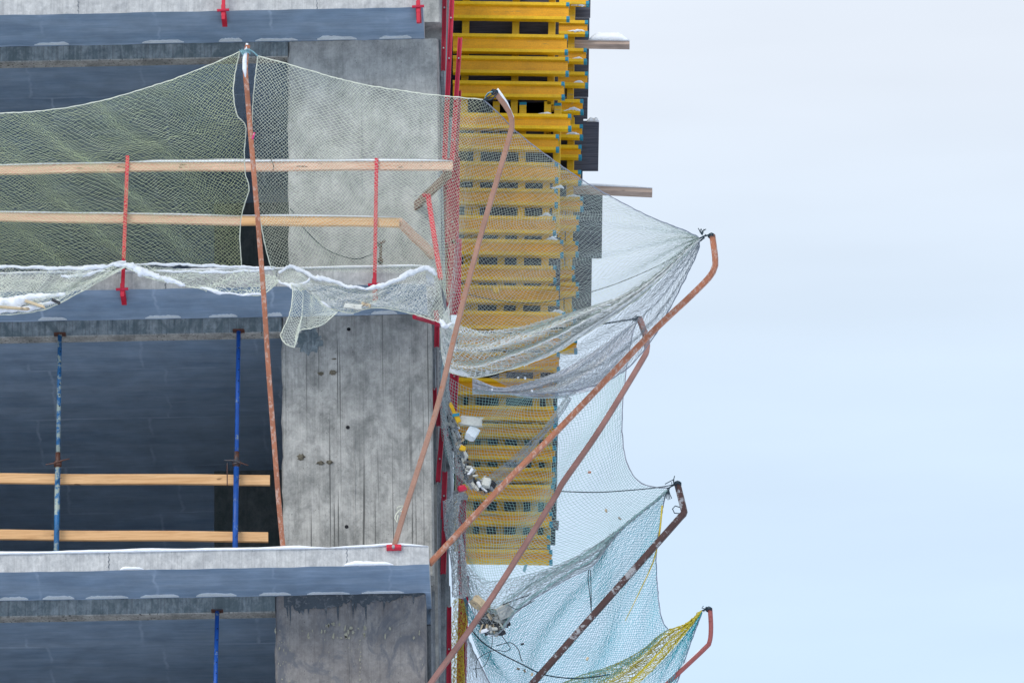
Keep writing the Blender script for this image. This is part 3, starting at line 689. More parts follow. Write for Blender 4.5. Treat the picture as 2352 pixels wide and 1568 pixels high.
def net_patch(parent, top, bottom, left, right, nu, nv, mat, r=.0026, fold=(0, 0), folds=(3, 1), dens=0, jit=.18, seed=1, diamond=True, edge=('t',), emat='rope_pale', er=.006, part='mesh'):
    """Coons patch in (px, py, depth); nu, nv half-cells. top/bottom run left->right, left/right run top->bottom"""
    rr = np.random.default_rng(seed)
    u = np.linspace(0, 1, nu+1); v = np.linspace(0, 1, nv+1); UU, VV = np.meshgrid(u, v)
    T, Bm, L_, R_ = (spline(x, 200) for x in (top, bottom, left, right)); s = np.linspace(0, 1, 200)
    if dens:
        UU = UU + dens*np.sin(2*np.pi*(folds[0]*UU+folds[1]*VV)+seed)*np.sin(np.pi*UU)/(2*np.pi*max(folds[0], 1)) ; VV = VV + smooth_noise(UU, VV, 6, .012, seed)*np.sin(np.pi*np.clip(VV, 0, 1))
        UU = UU + smooth_noise(UU, VV, 6, .010, seed+9)*np.sin(np.pi*np.clip(UU, 0, 1)); UU = np.clip(UU, 0, 1); VV = np.clip(VV, 0, 1)
    ev = lambda c, t: np.stack([np.interp(t, s, c[:, k]) for k in range(3)], -1)
    a, b_ = UU[..., None], VV[..., None]
    S = (1-b_)*ev(T, UU) + b_*ev(Bm, UU) + (1-a)*ev(L_, VV) + a*ev(R_, VV) \
        - ((1-a)*(1-b_)*T[0] + a*(1-b_)*T[-1] + (1-a)*b_*Bm[0] + a*b_*Bm[-1])
    env = np.sin(np.pi*UU)**.5*np.sin(np.pi*np.clip(VV, 0, 1))**.5
    if fold[0]:
        ph = 2*np.pi*(folds[0]*UU+folds[1]*VV)
        S[..., 2] += env*fold[0]*(np.sin(ph+seed)+.5*np.sin(2.3*ph+1+seed)) + env*smooth_noise(UU, VV, 8, fold[0]*.4, seed+3)
        S[..., 0] += env*fold[1]*np.sin(1.7*ph+seed*2); S[..., 1] += env*fold[1]*.8*np.cos(1.3*ph+seed)
    W = unproj(S)
    cell = np.linalg.norm(W[nv//2, nu//2]-W[nv//2, nu//2+1])+1e-3
    inner = np.ones_like(UU); inner[0] = inner[-1] = 0; inner[:, 0] = inner[:, -1] = 0
    W += rr.normal(0, 1, W.shape)*jit*cell*inner[..., None]
    idx = np.arange((nu+1)*(nv+1)).reshape(nv+1, nu+1); par = (np.add.outer(np.arange(nv+1), np.arange(nu+1)) % 2) == 0
    if diamond:
        m1 = par[:-1, :-1]; e1 = np.stack([idx[:-1, :-1][m1], idx[1:, 1:][m1]], 1); m2 = par[:-1, 1:]; e2 = np.stack([idx[:-1, 1:][m2], idx[1:, :-1][m2]], 1); E = np.vstack([e1, e2])
    else: E = np.vstack([np.stack([idx[:, :-1].ravel(), idx[:, 1:].ravel()], 1), np.stack([idx[:-1].ravel(), idx[1:].ravel()], 1)])
    F_ = W.reshape(-1, 3); vs, qs = cords(F_[E[:, 0]], F_[E[:, 1]], r); fast_mesh(part, vs, qs, mat, parent)
    for k in edge:
        ln = {'t': W[0], 'b': W[-1], 'l': W[:, 0], 'r': W[:, -1]}[k][::2]
        ln = ln + rr.normal(0, .0022, ln.shape)
        MB().tube([V(q) for q in ln], [er*rr.uniform(.8, 1.25) for _ in ln], 5).build('edge_rope', emat, parent)
    return S
def ap(pts, Y0, Y1=None):        # give a px polyline linearly varying depth
    n = len(pts); Y1 = Y0 if Y1 is None else Y1
    return [(x, y, Y0+(Y1-Y0)*k/(n-1)) for k, (x, y) in enumerate(pts)]
NG = 'white knotted safety nets'
net1 = empty('safety_net', P(0, 612, -.9), 'pale green knotted net hanging at the left from the long rusty arm', 'net', NG)
net_patch(net1, ap([(-110,264),(0,260),(94,255),(199,239),(295,215),(403,180),(483,149),(551,119)], -2.55), ap([(-110,612),(94,611),(295,607),(430,610),(555,613)], -.88),
          ap([(-110,264),(-110,400),(-110,612)], -2.55, -.88),
          [(551,119,-2.55),(542,160,-2.45),(536,210,-2.4),(544,262,-2.3),(564,290,-2.2),(561,348,-2.0),(563,398,-1.8),(572,433,-1.7),(556,489,-1.4),(551,546,-1.1),(555,613,-.88)],
          148, 126, 'net_lime', .00175, (.09, 2.5), (4.2, -2.6), .55, .16, 3, edge=('t', 'r'), emat='rope_pale')
# folded skirt over the slab edge
net_patch(net1, ap([(-110,609),(40,610),(130,611),(210,609),(292,604)], -.92), ap([(-110,724),(0,723),(45,720),(110,708),(190,668),(290,612)], -1.12), ap([(-110,609),(-110,670),(-110,724)], -.92, -1.12), ap([(292,604),(291,608),(290,612)], -1.0, -1.1),
          96, 28, 'net_white', .0028, (.06, 2.5), (5, 1), .5, .25, 5, edge=('b',))
net_patch(net1, ap([(-110,625),(40,640),(130,648),(210,640),(292,608)], -1.05), ap([(-110,700),(40,712),(110,700),(190,660),(290,613)], -1.2), ap([(-110,625),(-110,670),(-110,700)], -1.05, -1.2), ap([(292,608),(291,610),(290,613)], -1.0, -1.1),
          80, 24, 'net_white', .0022, (.05, 1.5), (4, 1), .5, .3, 6, edge=())
net_patch(net1, ap([(288,605),(380,614),(470,620),(560,618),(632,634)], -.95), ap([(290,616),(350,640),(425,656),(490,668),(560,677),(606,675),(640,646)], -1.1), ap([(288,605),(289,610),(290,616)], -.95, -1.1), ap([(632,634),(637,640),(640,646)], -1.0, -1.1),
          80, 22, 'net_white', .0028, (.06, 2.5), (3, 1), .5, .3, 7, edge=('b',))

net2 = empty('safety_net', P(1000, 640, -.9), 'wide white net between the two front arms and outward to the far right tip', 'net', NG)
net_patch(net2, ap([(592,129),(664,148),(745,172),(839,195),(947,212),(1014,220),(1110,229)], -2.55), ap([(636,642),(690,622),(760,624),(833,626),(930,628),(1000,640),(1030,700)], -.9),
          [(592,129,-2.55),(583,207,-2.4),(579,262,-2.3),(579,330,-2.15),(583,420,-1.9),(592,479,-1.7),(600,519,-1.5),(611,573,-1.2),(624,616,-1.0),(636,642,-.9)],
          [(1110,229,-2.55),(1092,290,-2.35),(1072,370,-2.1),(1060,450,-1.8),(1050,530,-1.5),(1040,620,-1.2),(1030,700,-.95)],
          116, 122, 'net_cream', .0018, (.06, 2), (2, -2), .3, .14, 11, edge=('t', 'l'))
net_patch(net2, ap([(1110,229),(1148,263),(1186,303),(1245,349),(1298,387),(1349,421),(1384,441),(1459,481),(1513,506),(1567,527),(1604,544)], -2.55, -1.25),
          ap([(1030,700),(1036,738),(1065,752),(1110,762),(1190,753),(1271,731),(1352,706),(1432,678),(1500,638),(1560,588),(1606,548)], -.95, -1.2),
          [(1110,229,-2.55),(1092,290,-2.35),(1072,370,-2.1),(1060,450,-1.8),(1050,530,-1.5),(1040,620,-1.2),(1030,700,-.95)],
          [(1604,544,-1.25),(1605,546,-1.2),(1606,548,-1.2)],
          134, 110, 'net_mix', .0017, (.05, 2.5), (1.5, 3), .3, .12, 12, edge=('t',), emat='rope_grey')
# sagging dense bag along the bottom of the corner net
for sd_, off_, mt_ in ((21, 0, 'net_pale'), (22, .12, 'net_mix')):
    net_patch(net2, ap([(1030,700),(1036,738),(1065,750),(1110,760),(1190,751),(1271,729),(1352,705),(1432,677),(1500,637),(1560,588),(1606,548)], -.95+off_, -1.2),
          ap([(1012,760),(1016,820),(1030,852),(1083,866),(1124,861),(1164,850),(1218,834),(1282,807),(1325,780),(1406,728),(1500,656),(1606,552)], -.6+off_, -1.2),
          ap([(1030,700),(1018,730),(1012,760)], -.95+off_, -.6+off_), ap([(1606,548),(1606,550),(1606,552)], -1.2), 150, 36, mt_, .0036, (.10, 3), (2, 2.4), .5, .28, sd_, edge=('b',), emat='rope_pale', er=.005)
# outer flap down from the far tip
net_patch(net2, ap([(1606,552),(1500,660),(1406,730),(1325,790),(1282,812),(1218,838),(1124,866)], -1.2, .2),
          ap([(1607,552),(1602,581),(1567,653),(1527,729),(1490,790),(1438,848),(1380,880),(1300,900),(1200,905)], -1.2, .6),
          ap([(1606,552),(1606,552),(1607,552)], -1.2), ap([(1124,866),(1160,885),(1200,905)], .2, .6), 140, 44, 'net_grey', .0018, (.06, 2), (1, 2), .35, .18, 23, edge=('b',), emat='rope_grey')
# skirt draped over the slab edge with the hanging tail
net_patch(net2, ap([(640,643),(668,612),(700,625),(750,640),(800,656),(850,662),(900,648),(950,624),(985,613),(1003,626)], -.95), ap([(690,668),(705,665),(732,688),(758,707),(788,716),(812,718),(839,710),(866,706),(920,714),(973,728),(1014,742),(1040,756)], -1.1),
          ap([(640,643),(665,656),(690,668)], -.95, -1.1), ap([(1003,626),(1012,660),(1020,705),(1040,756)], -.95, -1.0), 96, 32, 'net_white', .0025, (.06, 2.5), (4, 1), .5, .26, 31, edge=('b',))
net_patch(net2, ap([(668,640),(740,655),(800,670),(850,675),(930,650),(1000,640)], -1.08), ap([(710,672),(758,700),(788,712),(839,706),(900,705),(985,725)], -1.15),
          ap([(668,640),(690,655),(710,672)], -1.08, -1.15), ap([(1000,640),(1000,680),(985,725)], -1.08, -1.1), 90, 26, 'net_pale', .0022, (.05, 2.5), (3, 1), .5, .3, 32, edge=())
net_patch(net2, ap([(668,652),(690,650),(712,664),(735,690)], -1.12), ap([(644,768),(652,786),(667,795),(679,794),(683,760),(715,754),(745,743),(775,716)], -1.2),
          ap([(668,652),(672,676),(665,722),(644,768)], -1.12, -1.2), ap([(735,690),(752,705),(775,716)], -1.12, -1.2), 30, 40, 'net_white', .0022, (.04, 2), (2, 0), .4, .16, 33, edge=('b', 'l'))

net3 = empty('safety_net', P(1300, 900, 1.2), 'bluish net under the second arm tip sweeping down to the dark elbow arm', 'net', NG)
for sd_, off_, mt_ in ((41, 0, 'net_lilac'), (42, .1, 'net_pale')):
    net_patch(net3, ap([(1085,868),(1160,890),(1271,858),(1312,839),(1379,796),(1430,758),(1462,738)], .9+off_, 2.0), ap([(1085,905),(1164,906),(1218,914),(1285,914),(1325,906),(1373,890),(1406,868),(1438,848)], .9+off_, 1.6),
          ap([(1085,868),(1085,885),(1085,905)], .9+off_), ap([(1462,738),(1452,770),(1445,810),(1438,848)], 2.0, 1.6), 110, 34, mt_, .0034, (.08, 2), (1.5, 2), .4, .25, sd_, edge=('r',), emat='rope_grey')
net_patch(net3, ap([(1022,862),(1080,892),(1164,905),(1250,914),(1325,905),(1380,888),(1438,848)], .4, 1.6), ap([(1075,1292),(1100,1322),(1137,1333),(1245,1309),(1338,1269),(1432,1207),(1510,1147),(1538,1120)], .6, .05),
          ap([(1022,862),(1012,940),(1018,1020),(1040,1090),(1052,1170),(1060,1240),(1075,1292)], .4, .6), ap([(1438,848),(1430,931),(1430,1011),(1443,1070),(1467,1104),(1500,1118),(1538,1120)], 1.6, .05),
          72, 66, 'net_cyan', .0023, (.08, 3), (1.5, 1.6), .45, .12, 43, diamond=False, edge=('r',), emat='rope_grey')
net_patch(net3, ap([(1302,905),(1245,985),(1165,1058),(1085,1120)], 1.0, .4), ap([(1312,915),(1290,952),(1230,1022),(1180,1085),(1110,1138)], 1.0, .4), ap([(1302,905),(1307,910),(1312,915)], 1.0), ap([(1085,1120),(1098,1130),(1110,1138)], .4),
          110, 22, 'net_grey', .002, (.04, 2), (2, 1), .3, .28, 44, edge=('b',), emat='rope_grey', er=.004)
for sd_, off_, mt_ in ((45, 0, 'net_grey'), (46, .08, 'net_cyan')):
    net_patch(net3, ap([(1068,1290),(1100,1322),(1137,1333),(1245,1309),(1338,1269),(1432,1207),(1510,1147),(1538,1121)], .5+off_, .05),
          ap([(1066,1340),(1080,1385),(1094,1420),(1126,1459),(1152,1448),(1175,1418),(1218,1381),(1298,1332),(1363,1297),(1416,1226),(1480,1170),(1538,1123)], .4+off_, .05),
          ap([(1068,1290),(1062,1315),(1066,1340)], .5+off_), ap([(1538,1121),(1538,1122),(1538,1123)], .05), 130, 34, mt_, .0019, (.08, 2), (1.5, 2), .4, .25, sd_, edge=('b',) if sd_ == 45 else (), emat='rope_grey', er=.004)

net4 = empty('safety_net', P(1300, 1500, .9), 'bluish grey net below the dark elbow arm with a yellow cord and ochre fold', 'net', NG)
net_patch(net4, ap([(1060,1350),(1094,1422),(1126,1461),(1175,1420),(1218,1383),(1298,1334),(1363,1298),(1416,1228),(1480,1172),(1530,1128)], .9, .1),
          ap([(1180,1700),(1250,1640),(1330,1590),(1400,1560),(1480,1500),(1536,1446)], 1.2, .7),
          ap([(1060,1350),(1078,1440),(1110,1530),(1180,1700)], .9, 1.2), ap([(1530,1128),(1516,1201),(1508,1260),(1509,1335),(1516,1402),(1524,1430),(1536,1446)], .1, .7),
          140, 110, 'net_teal', .0023, (.08, 2), (2, 1.5), .4, .12, 51, edge=('r',), emat='rope_grey')
net_patch(net4, ap([(1200,1610),(1330,1552),(1400,1530),(1470,1495),(1510,1462),(1536,1446),(1578,1430),(1612,1401)], 1.2, .75), ap([(1300,1700),(1400,1630),(1470,1566),(1530,1506),(1578,1450),(1612,1404)], 1.1, .75),
          ap([(1200,1610),(1250,1660),(1300,1700)], 1.2, 1.1), ap([(1612,1401),(1612,1402),(1612,1404)], .75), 120, 40, 'net_ochre', .0036, (.08, 2), (1.5, 2), .4, .25, 52, edge=('t',), emat='rope_yellow', er=.006)
net_patch(net4, ap([(1300,1700),(1400,1630),(1470,1568),(1530,1508),(1578,1452),(1612,1404)], 1.1, .75), ap([(1440,1760),(1500,1700),(1530,1640),(1556,1566),(1585,1480),(1613,1405)], 1.4, .75),
          ap([(1300,1700),(1370,1730),(1440,1760)], 1.1, 1.4), ap([(1612,1404),(1612,1404),(1613,1405)], .75), 92, 32, 'net_teal', .0024, (.05, 1.5), (1, 1), .3, .18, 53, edge=('b',), emat='rope_grey')
net_patch(net4, ap([(1070,1440),(1078,1470),(1090,1500)], .8), ap([(1070,1700),(1130,1700),(1180,1700)], .8), ap([(1070,1440),(1068,1560),(1070,1700)], .8), ap([(1090,1500),(1130,1580),(1180,1700)], .8), 40, 80, 'net_grey', .0019, (.04, 1.5), (1, 2), .3, .2, 54, edge=('r',), emat='rope_grey')
# yellow cord woven through net 4
MB().tube(path3([(1521,1160,.08),(1514,1230,.2),(1500,1290,.3),(1468,1360,.4),(1436,1425,.5)], 30), [.010-.007*k/29 for k in range(30)], 6).build('yellow_cord', 'rope_yellow', net4)

net5 = empty('safety_net', P(1040, 1200, .3), 'narrow crumpled grey net hanging along the right corner of the building', 'net', NG)
for sd_, off_, mt_ in ((61, 0, 'net_grey'), (62, .12, 'net_pale')):
    net_patch(net5, ap([(1014,758),(1030,762),(1052,772)], .0+off_), ap([(1036,1080),(1060,1100),(1085,1130)], .3+off_), ap([(1014,758),(1010,860),(1014,960),(1024,1030),(1036,1080)], .0+off_, .3+off_),
          ap([(1052,772),(1030,850),(1036,930),(1062,1030),(1085,1130)], 0+off_, .3+off_), 18, 100, mt_, .0024, (.05, 2), (2, 1), .3, .12, sd_, edge=('r',), emat='rope_grey', er=.004)
    net_patch(net5, ap([(1018,1150),(1040,1140),(1070,1120)], .3+off_), ap([(1040,1370),(1060,1374),(1078,1366)], .3+off_), ap([(1018,1150),(1022,1220),(1036,1290),(1040,1370)], .3+off_), ap([(1070,1120),(1052,1180),(1066,1260),(1078,1366)], .3+off_),
          20, 74, mt_, .0024, (.06, 2.5), (2, 1), .3, .12, sd_+4, edge=('l',), emat='rope_grey', er=.005)
net6 = empty('safety_net', P(1055, 1560, 1.1), 'ochre yellow net bundled beside the lowest red post', 'net', NG)
for sd_ in (71, 72):
    net_patch(net6, ap([(1042,1376),(1055,1372),(1066,1384)], 1.0), ap([(1040,1700),(1058,1700),(1074,1700)], 1.1), ap([(1042,1376),(1036,1480),(1040,1700)], 1.0, 1.1), ap([(1066,1384),(1072,1420),(1064,1500),(1076,1700)], 1.0, 1.1),
          14, 84, 'net_ochre', .0018, (.05, 2), (2, 1), .3, .14, sd_, edge=('r',), emat='rope_yellow', er=.005)

# ------------------------------------------------------------ ropes and cables
def rope(pts, r, mat, label, n=30, cat='rope', braid=False):
    p = path3(pts, n); rs = [r*(1+(.25 if braid and k % 2 else 0)) for k in range(n)]
    return tag(MB().tube(p, rs, 6).build('rope', mat), label, cat, origin if False else None)
rope([(667,479,-.03),(694,519,-.05),(732,559,-.06),(759,578,-.06),(799,592,-.06),(826,594,-.06),(858,582,-.5)], .006, 'rope_dark', 'black cable sagging in front of the upper concrete column', cat='cable')
rope([(1040,664,.5),(1060,672,.8),(1130,688,2),(1200,695,2.5),(1260,693,2.5),(1330,678,1.5),(1420,650,.2),(1520,606,-.6),(1612,552,-1.2)], .0045, 'rope_dark', 'dark rope crossing the yellow beams up to the far net tip', 70)
rope([(1560,588,-.9),(1590,566,-1.1),(1618,546,-1.2)], .009, 'rope_dark', 'short thick black rope at the far net tip', 12)
rope([(1240,757,2.2),(1300,752,2.1),(1380,744,2.1),(1440,735,2.1),(1470,731,2.1)], .010, 'rope_dark', 'twisted black rope tied to the second arm tip', 60, braid=True)
rope([(1290,1128,.6),(1370,1130,.5),(1450,1125,.3),(1510,1119,.1),(1556,1111,0)], .006, 'rope_dark', 'dark rope running to the elbow arm tip', 40)
rope([(1150,1456,.4),(1165,1476,.4),(1172,1488,.4),(1160,1495,.4),(1140,1492,.4),(1120,1498,.4),(1098,1512,.4),(1093,1530,.4),(1095,1555,.4)], .004, 'rope_dark', 'thin black wire looping under the debris bag', 50, 'wire')
rope([(1131,1458,.4),(1130,1480,.4),(1122,1510,.4),(1110,1530,.4),(1086,1536,.4)], .0035, 'rope_dark', 'thin black wire hanging straight from the debris bag', 30, 'wire')
rope([(1140,1482,.4),(1172,1475,.4),(1190,1490,.4),(1196,1510,.4),(1200,1518,.4)], .005, 'rope_dark', 'short black wire ending in a knot right of the debris bag', 30, 'wire')
rope([(1078,1440,.5),(1110,1475,.5),(1150,1500,.5),(1200,1525,.5),(1245,1547,.6),(1300,1556,.6),(1345,1556,.7),(1400,1548,.9)], .0065, 'rope_dark', 'dark rope sagging along the bottom of the lowest net', 60, braid=True)
rope([(1352,1308,.1),(1351,1330,.1),(1356,1375,.1),(1358,1404,.1),(1358,1380,.1),(1357,1330,.1),(1356,1309,.1),(1352,1308,.1)], .0045, 'rope_dark', 'narrow black strap loop hanging from the middle net fold', 60, 'strap')
rope([(1155,1388,.3),(1180,1378,.3),(1215,1366,.3)], .006, 'rope_dark', 'thin black rod lying in the net above the debris bag', 10, 'rod')
rope([(1166,1388,.25),(1190,1398,.25),(1228,1378,.25)], .004, 'rope_dark', 'thin black wire beside the black rod', 10, 'wire')
rope([(1020,760,-.2),(1026,790,-.1),(1014,860,0),(1020,940,.2),(1050,1050,.3)], .004, 'rope_teal', 'thin turquoise cord down the corner net', 50, 'cord')
rope([(623,367,-.93),(628,380,-.94),(627,392,-.93)], .004, 'black', 'black tie wire around the upper guard board', 8, 'wire')
# tip lashings
def lash(p, r, mat, label, tails=3, seed=1, n=3, tl=.07):
    rnd = random.Random(seed); m = MB()
    for k in range(n):
        c = V(p)+V((0, 0, -.012+.013*k)); m.tube([c+V((r*math.cos(t), r*math.sin(t), .006*math.sin(3*t))) for t in [j*math.pi/6 for j in range(13)]], .006, 6)
    for k in range(tails):
        q = V(p)+V((-r, -r*.5, 0)); m.tube([q, q+V((rnd.uniform(-.6,.3)*tl, 0, rnd.uniform(-1,1)*tl*.6)), q+V((rnd.uniform(-1,.4)*tl, 0, rnd.uniform(-1,1)*tl))], .005, 5)
    tag(m.build('rope_lashing', mat), label, 'rope')
lash(P(566, 122, -2.57), .04, 'rope_teal', 'pale blue rope tying the net to the long arm tip', 2, 1)
rope([(552,119,-2.56),(560,116,-2.6),(569,113,-2.63)], .007, 'rope_teal', 'short blue rope from the long arm to the left net', 8)
rope([(570,113,-2.63),(581,119,-2.6),(592,129,-2.56)], .009, 'rope_teal', 'short blue rope from the long arm to the right net', 8)
lash(P(1137, 213, -2.6), .036, 'rope_dark', 'dark rope wound on the second arm tip', 2, 2)
for k, (a_, b_, c_, mt_) in enumerate((((1137,211), (1121,214), (1112,231), 'rope_teal'), ((1139,214), (1124,222), (1110,230), 'rope_dark'), ((1141,216), (1130,228), (1112,230), 'rope_dark'))):
    rope([(*a_, -2.62), (*b_, -2.62), (*c_, -2.56)], .007, mt_, ['pale upper', 'dark middle', 'dark lowest'][k]+' strand tying the net corner to the second arm', 10)
rope([(1112,231,-2.58),(1130,224,-2.6),(1150,226,-2.55),(1172,232,-2.5)], .004, 'rope_dark', 'loose black strand hooked over the second arm', 14)
lash(P(1634, 542, -1.2), .036, 'rope_dark', 'black rope knot on the far arm tip', 1, 3)
rope([(1636,541,-1.2),(1622,541,-1.2),(1606,548,-1.2)], .010, 'rope_dark', 'black rope between the far arm and its net', 10)
m = MB(); c = P(1613, 540, -1.22)
for k in range(6): q = c+V((random.uniform(-.05,.05), 0, .05+.04*random.random())); m.tube([c, c.lerp(q, .5)+V((.01*k-.03,0,0)), q], .005, 5)
tag(m.build('rope_end', 'rope_dark'), 'frayed black rope end standing up at the far net tip', 'rope')
lash(P(1466, 733, 2.1), .036, 'rope_dark', 'black rope knot on the second side arm tip', 3, 4)
lash(P(1556, 1111, 0), .04, 'rope_dark', 'dark frayed rope on the elbow arm tip', 4, 5, tl=.1)
rope([(1556,1111,0),(1545,1115,.02),(1532,1122,.04)], .008, 'rope_dark', 'dark rope between the elbow arm and its net', 8)
m = MB(); c = P(1536, 1124, .03)
for k in range(5): m.tube([c, c+V((.01*k-.03,0,-.05)), c+V((.02*k-.05,0,-.10-.03*random.random()))], .005, 5)
tag(m.build('rope_end', 'rope_dark'), 'frayed blue black rope strands hanging below the elbow arm tip', 'rope')
lash(P(1628, 1399, .75), .034, 'rope_dark', 'dark rope on the lowest arm tip', 2, 6)
rope([(1631,1398,.75),(1622,1398,.75),(1612,1402,.75)], .008, 'rope_dark', 'short dark rope between the lowest arm and its net', 8)

# ------------------------------------------------------------ snow on the nets
def snow_roll(pts, rad, label, n=60, seed=0, flat=.7):
    rnd = random.Random(seed); p = path3(pts, n)
    r0 = spline([(k, v) for k, v in zip(np.linspace(0, 1, len(rad)), rad)], n)[:, 1] if len(rad) > 2 else np.linspace(rad[0], rad[-1], n)
    rs = [max(.003, .52*r*(1+.16*math.sin(k*.31+seed)+.10*math.sin(k*.83+2*seed)+rnd.uniform(-.07, .07))) for k, r in enumerate(r0)]
    p = [q+V((0, 0, .006*math.sin(k*.5+seed)+rnd.uniform(-.003,.003))) for k, q in enumerate(p)]
    m = MB().tube(p, rs, 12); nv_ = len(m.v)
    for k in range(nv_):
        i_ = k//12; q = p[i_]; x, y, z = m.v[k]; g_ = 1+rnd.uniform(-.25, .25)+.14*math.sin(k*1.7+seed)
        m.v[k] = (q.x+(x-q.x)*g_, q.y+(y-q.y)*g_, q.z+(z-q.z)*g_*(.85 if z > q.z else 1.15))
    return tag(m.build('snow', 'snow', smooth=True), label, 'snow', kind='stuff')
snow_roll([(-110,612,-1.0),(0,612,-1.0),(80,614,-1.0),(150,616,-1.02),(225,614,-1.04),(262,606,-1.04),(290,603,-1.04)], (.03,.03,.03,.035,.045,.05,.045), 'snow ridge on the left net fold above the slab edge', seed=1, n=80)
snow_roll([(140,634,-1.06),(165,634,-1.06),(200,630,-1.06),(240,620,-1.06)], (.02,.045,.03,.02), 'lumpy snow caught in the left net fold', seed=2, n=30)
snow_roll([(262,606,-1.08),(300,612,-1.08),(340,628,-1.1),(385,642,-1.1),(425,654,-1.1)], (.04,.075,.07,.055,.035), 'thick snow band sliding down the net fold right of the left red post', seed=3, n=44)
snow_roll([(310,606,-1.0),(400,607,-1.0),(500,611,-1.0),(632,615,-1.0)], (.02,.03,.03,.02), 'upper snow line behind the long rusty arm', seed=4)
snow_roll([(345,622,-1.03),(430,624,-1.03),(530,624,-1.03),(630,618,-1.0)], (.012,.028,.028,.015), 'second snow line just below the upper one', seed=5)
snow_roll([(460,660,-1.12),(485,666,-1.12),(510,672,-1.12),(560,676,-1.12),(600,675,-1.12)], (.012,.035,.018,.02,.02), 'snow crumbs along the lower net hem left of the long arm', seed=6, n=34)
snow_roll([(-110,704,-1.12),(-30,700,-1.12),(40,692,-1.12),(100,680,-1.12),(150,676,-1.12)], (.12,.12,.12,.09,.03), 'heap of snow in the bottom of the left net pouch', seed=7, n=40)
snow_roll([(-60,718,-1.14),(40,710,-1.14),(90,702,-1.14),(135,690,-1.14)], (.04,.06,.05,.03), 'dirty snow under the heap in the left net pouch', seed=8, n=30)
snow_roll([(636,642,-1.0),(648,650,-1.05),(665,656,-1.08),(682,668,-1.1)], (.02,.028,.028,.02), 'snow rim on the net edge right of the long arm', seed=9, n=24)
snow_roll([(640,625,-1.0),(668,612,-1.0),(690,620,-1.0),(712,632,-1.02),(735,640,-1.05),(760,643,-1.05),(790,655,-1.06),(820,660,-1.08),(850,662,-1.08),(880,654,-1.08),(910,643,-1.06),(940,628,-1.05),(970,617,-1.05),(990,618,-1.05),(1002,632,-1.03)],
          (.03,.035,.04,.05,.05,.045,.04,.03,.03,.045,.05,.05,.055,.06,.05,.03), 'long wavy ridge of snow on the net across the middle column', seed=10, n=120)
snow_roll([(655,652,-1.08),(680,655,-1.08),(705,648,-1.08),(712,638,-1.08)], (.02,.035,.04,.02), 'snow lump caught where the net tail begins', seed=11, n=24)
snow_roll([(735,690,-1.12),(745,698,-1.12),(760,705,-1.12)], (.012,.03,.012), 'small snow patch on the lower hem left of the wrapped litter', seed=12, n=12)
snow_roll([(1010,735,-1.05),(1018,744,-1.05),(1028,748,-1.05),(1038,742,-1.05)], (.02,.055,.045,.02), 'snow ball in the net where it meets the second arm', seed=13, n=18)
snow_roll([(1032,846,-.65),(1045,852,-.65),(1062,856,-.65),(1080,862,-.65)], (.02,.055,.045,.03), 'snow and ice at the left bottom of the grey net bag', seed=14, n=24)
for k, (x, y, r) in enumerate(((1119,857,.05),(1150,842,.03),(1122,828,.028),(1205,838,.028),(1222,826,.03),(1171,848,.02),(1222,898,.02),(1130,895,.02),(1206,868,.03),(1190,866,.025))):
    c = P(x, y, -.72); snow_roll([(x-r*70, y+1, -.72), (x, y-1, -.72), (x+r*70, y+1, -.72)], (r*.5, r, r*.5), 'small snow clump in the grey net bag', seed=20+k, n=7)['group'] = 'snow clumps in the grey net bag'

for k, (x, y, Y, r) in enumerate(HS):
    L_ = 34 if Y == YR else 26
    o = snow_roll([(x-L_, y+1, Y+.02), (x-L_*.6, y-1, Y+.02), (x-L_*.2, y-2, Y+.02), (x+5, y+1, Y+.02)], (.004, .02, .034, .010), 'small snow heap on a yellow beam end', seed=40+k, n=16); o['group'] = 'snow heaps on the yellow beam ends'

# ------------------------------------------------------------ litter and debris caught in the nets
def chunk(x, y, Y, sx, sz, rot, mat, label, name='offcut', cat='debris', group=None, sy=None, seed=0):
    rnd = random.Random(seed*13+int(x)); c = P(x, y, Y); sy = sy or min(sx, sz)*.8; vs = []
    n = 3
    for i in range(n+1):                  # an irregular broken block, a few sections long
        t = i/n-.5
        for a, b_ in ((-1,-1),(1,-1),(1.15,.1),(.9,1),(-.9,1),(-1.1,.2)):
            vs.append(V((t*sx+rnd.uniform(-.10,.10)*sx*(i in (0, n)), a*sy/2*rnd.uniform(.8,1.1), b_*sz/2*rnd.uniform(.78,1.12))))
    rm = Matrix.Rotation(rot, 3, 'Y') @ Matrix.Rotation(rnd.uniform(-.5,.5), 3, 'X')
    vs = [tuple(c+rm@q) for q in vs]
    fs = [(i*6+j, i*6+(j+1) % 6, (i+1)*6+(j+1) % 6, (i+1)*6+j) for i in range(n) for j in range(6)]+[tuple(range(6))[::-1], tuple(range(n*6, n*6+6))]
    return tag(link(name, vs, fs, mat), label, cat, group)
chunk(1082, 968, .15, .24, .10, .12, 'offcut_pale', 'pale foam block in the debris net beside the yellow rag', 'foam_block')
chunk(1084, 996, .15, .11, .14, .5, 'foam', 'white crumpled paper below the pale foam block', 'paper_scrap')
chunk(1040, 940, .12, .04, .16, -.4, 'yellow_worn', 'yellow handle end of the strap beside the building corner', 'strap_end')
chunk(1049, 958, .1, .055, .13, -.35, 'yellow_worn', 'bright yellow rag bunched above the debris', 'rag')
chunk(1047, 953, .08, .07, .035, -.2, 'cap_blue', 'blue band around the yellow rag', 'rag_band')
chunk(1063, 1029, .12, .06, .06, .3, 'yellow_worn', 'dull yellow scrap in the debris column', 'rag')
chunk(1118, 1108, .2, .08, .10, .3, 'offcut_pale', 'pale block at the bottom end of the debris column', 'foam_block')
chunk(1062, 1121, .2, .085, .06, -.3, 'red', 'small crimson plastic piece below the debris column', 'plastic_piece')
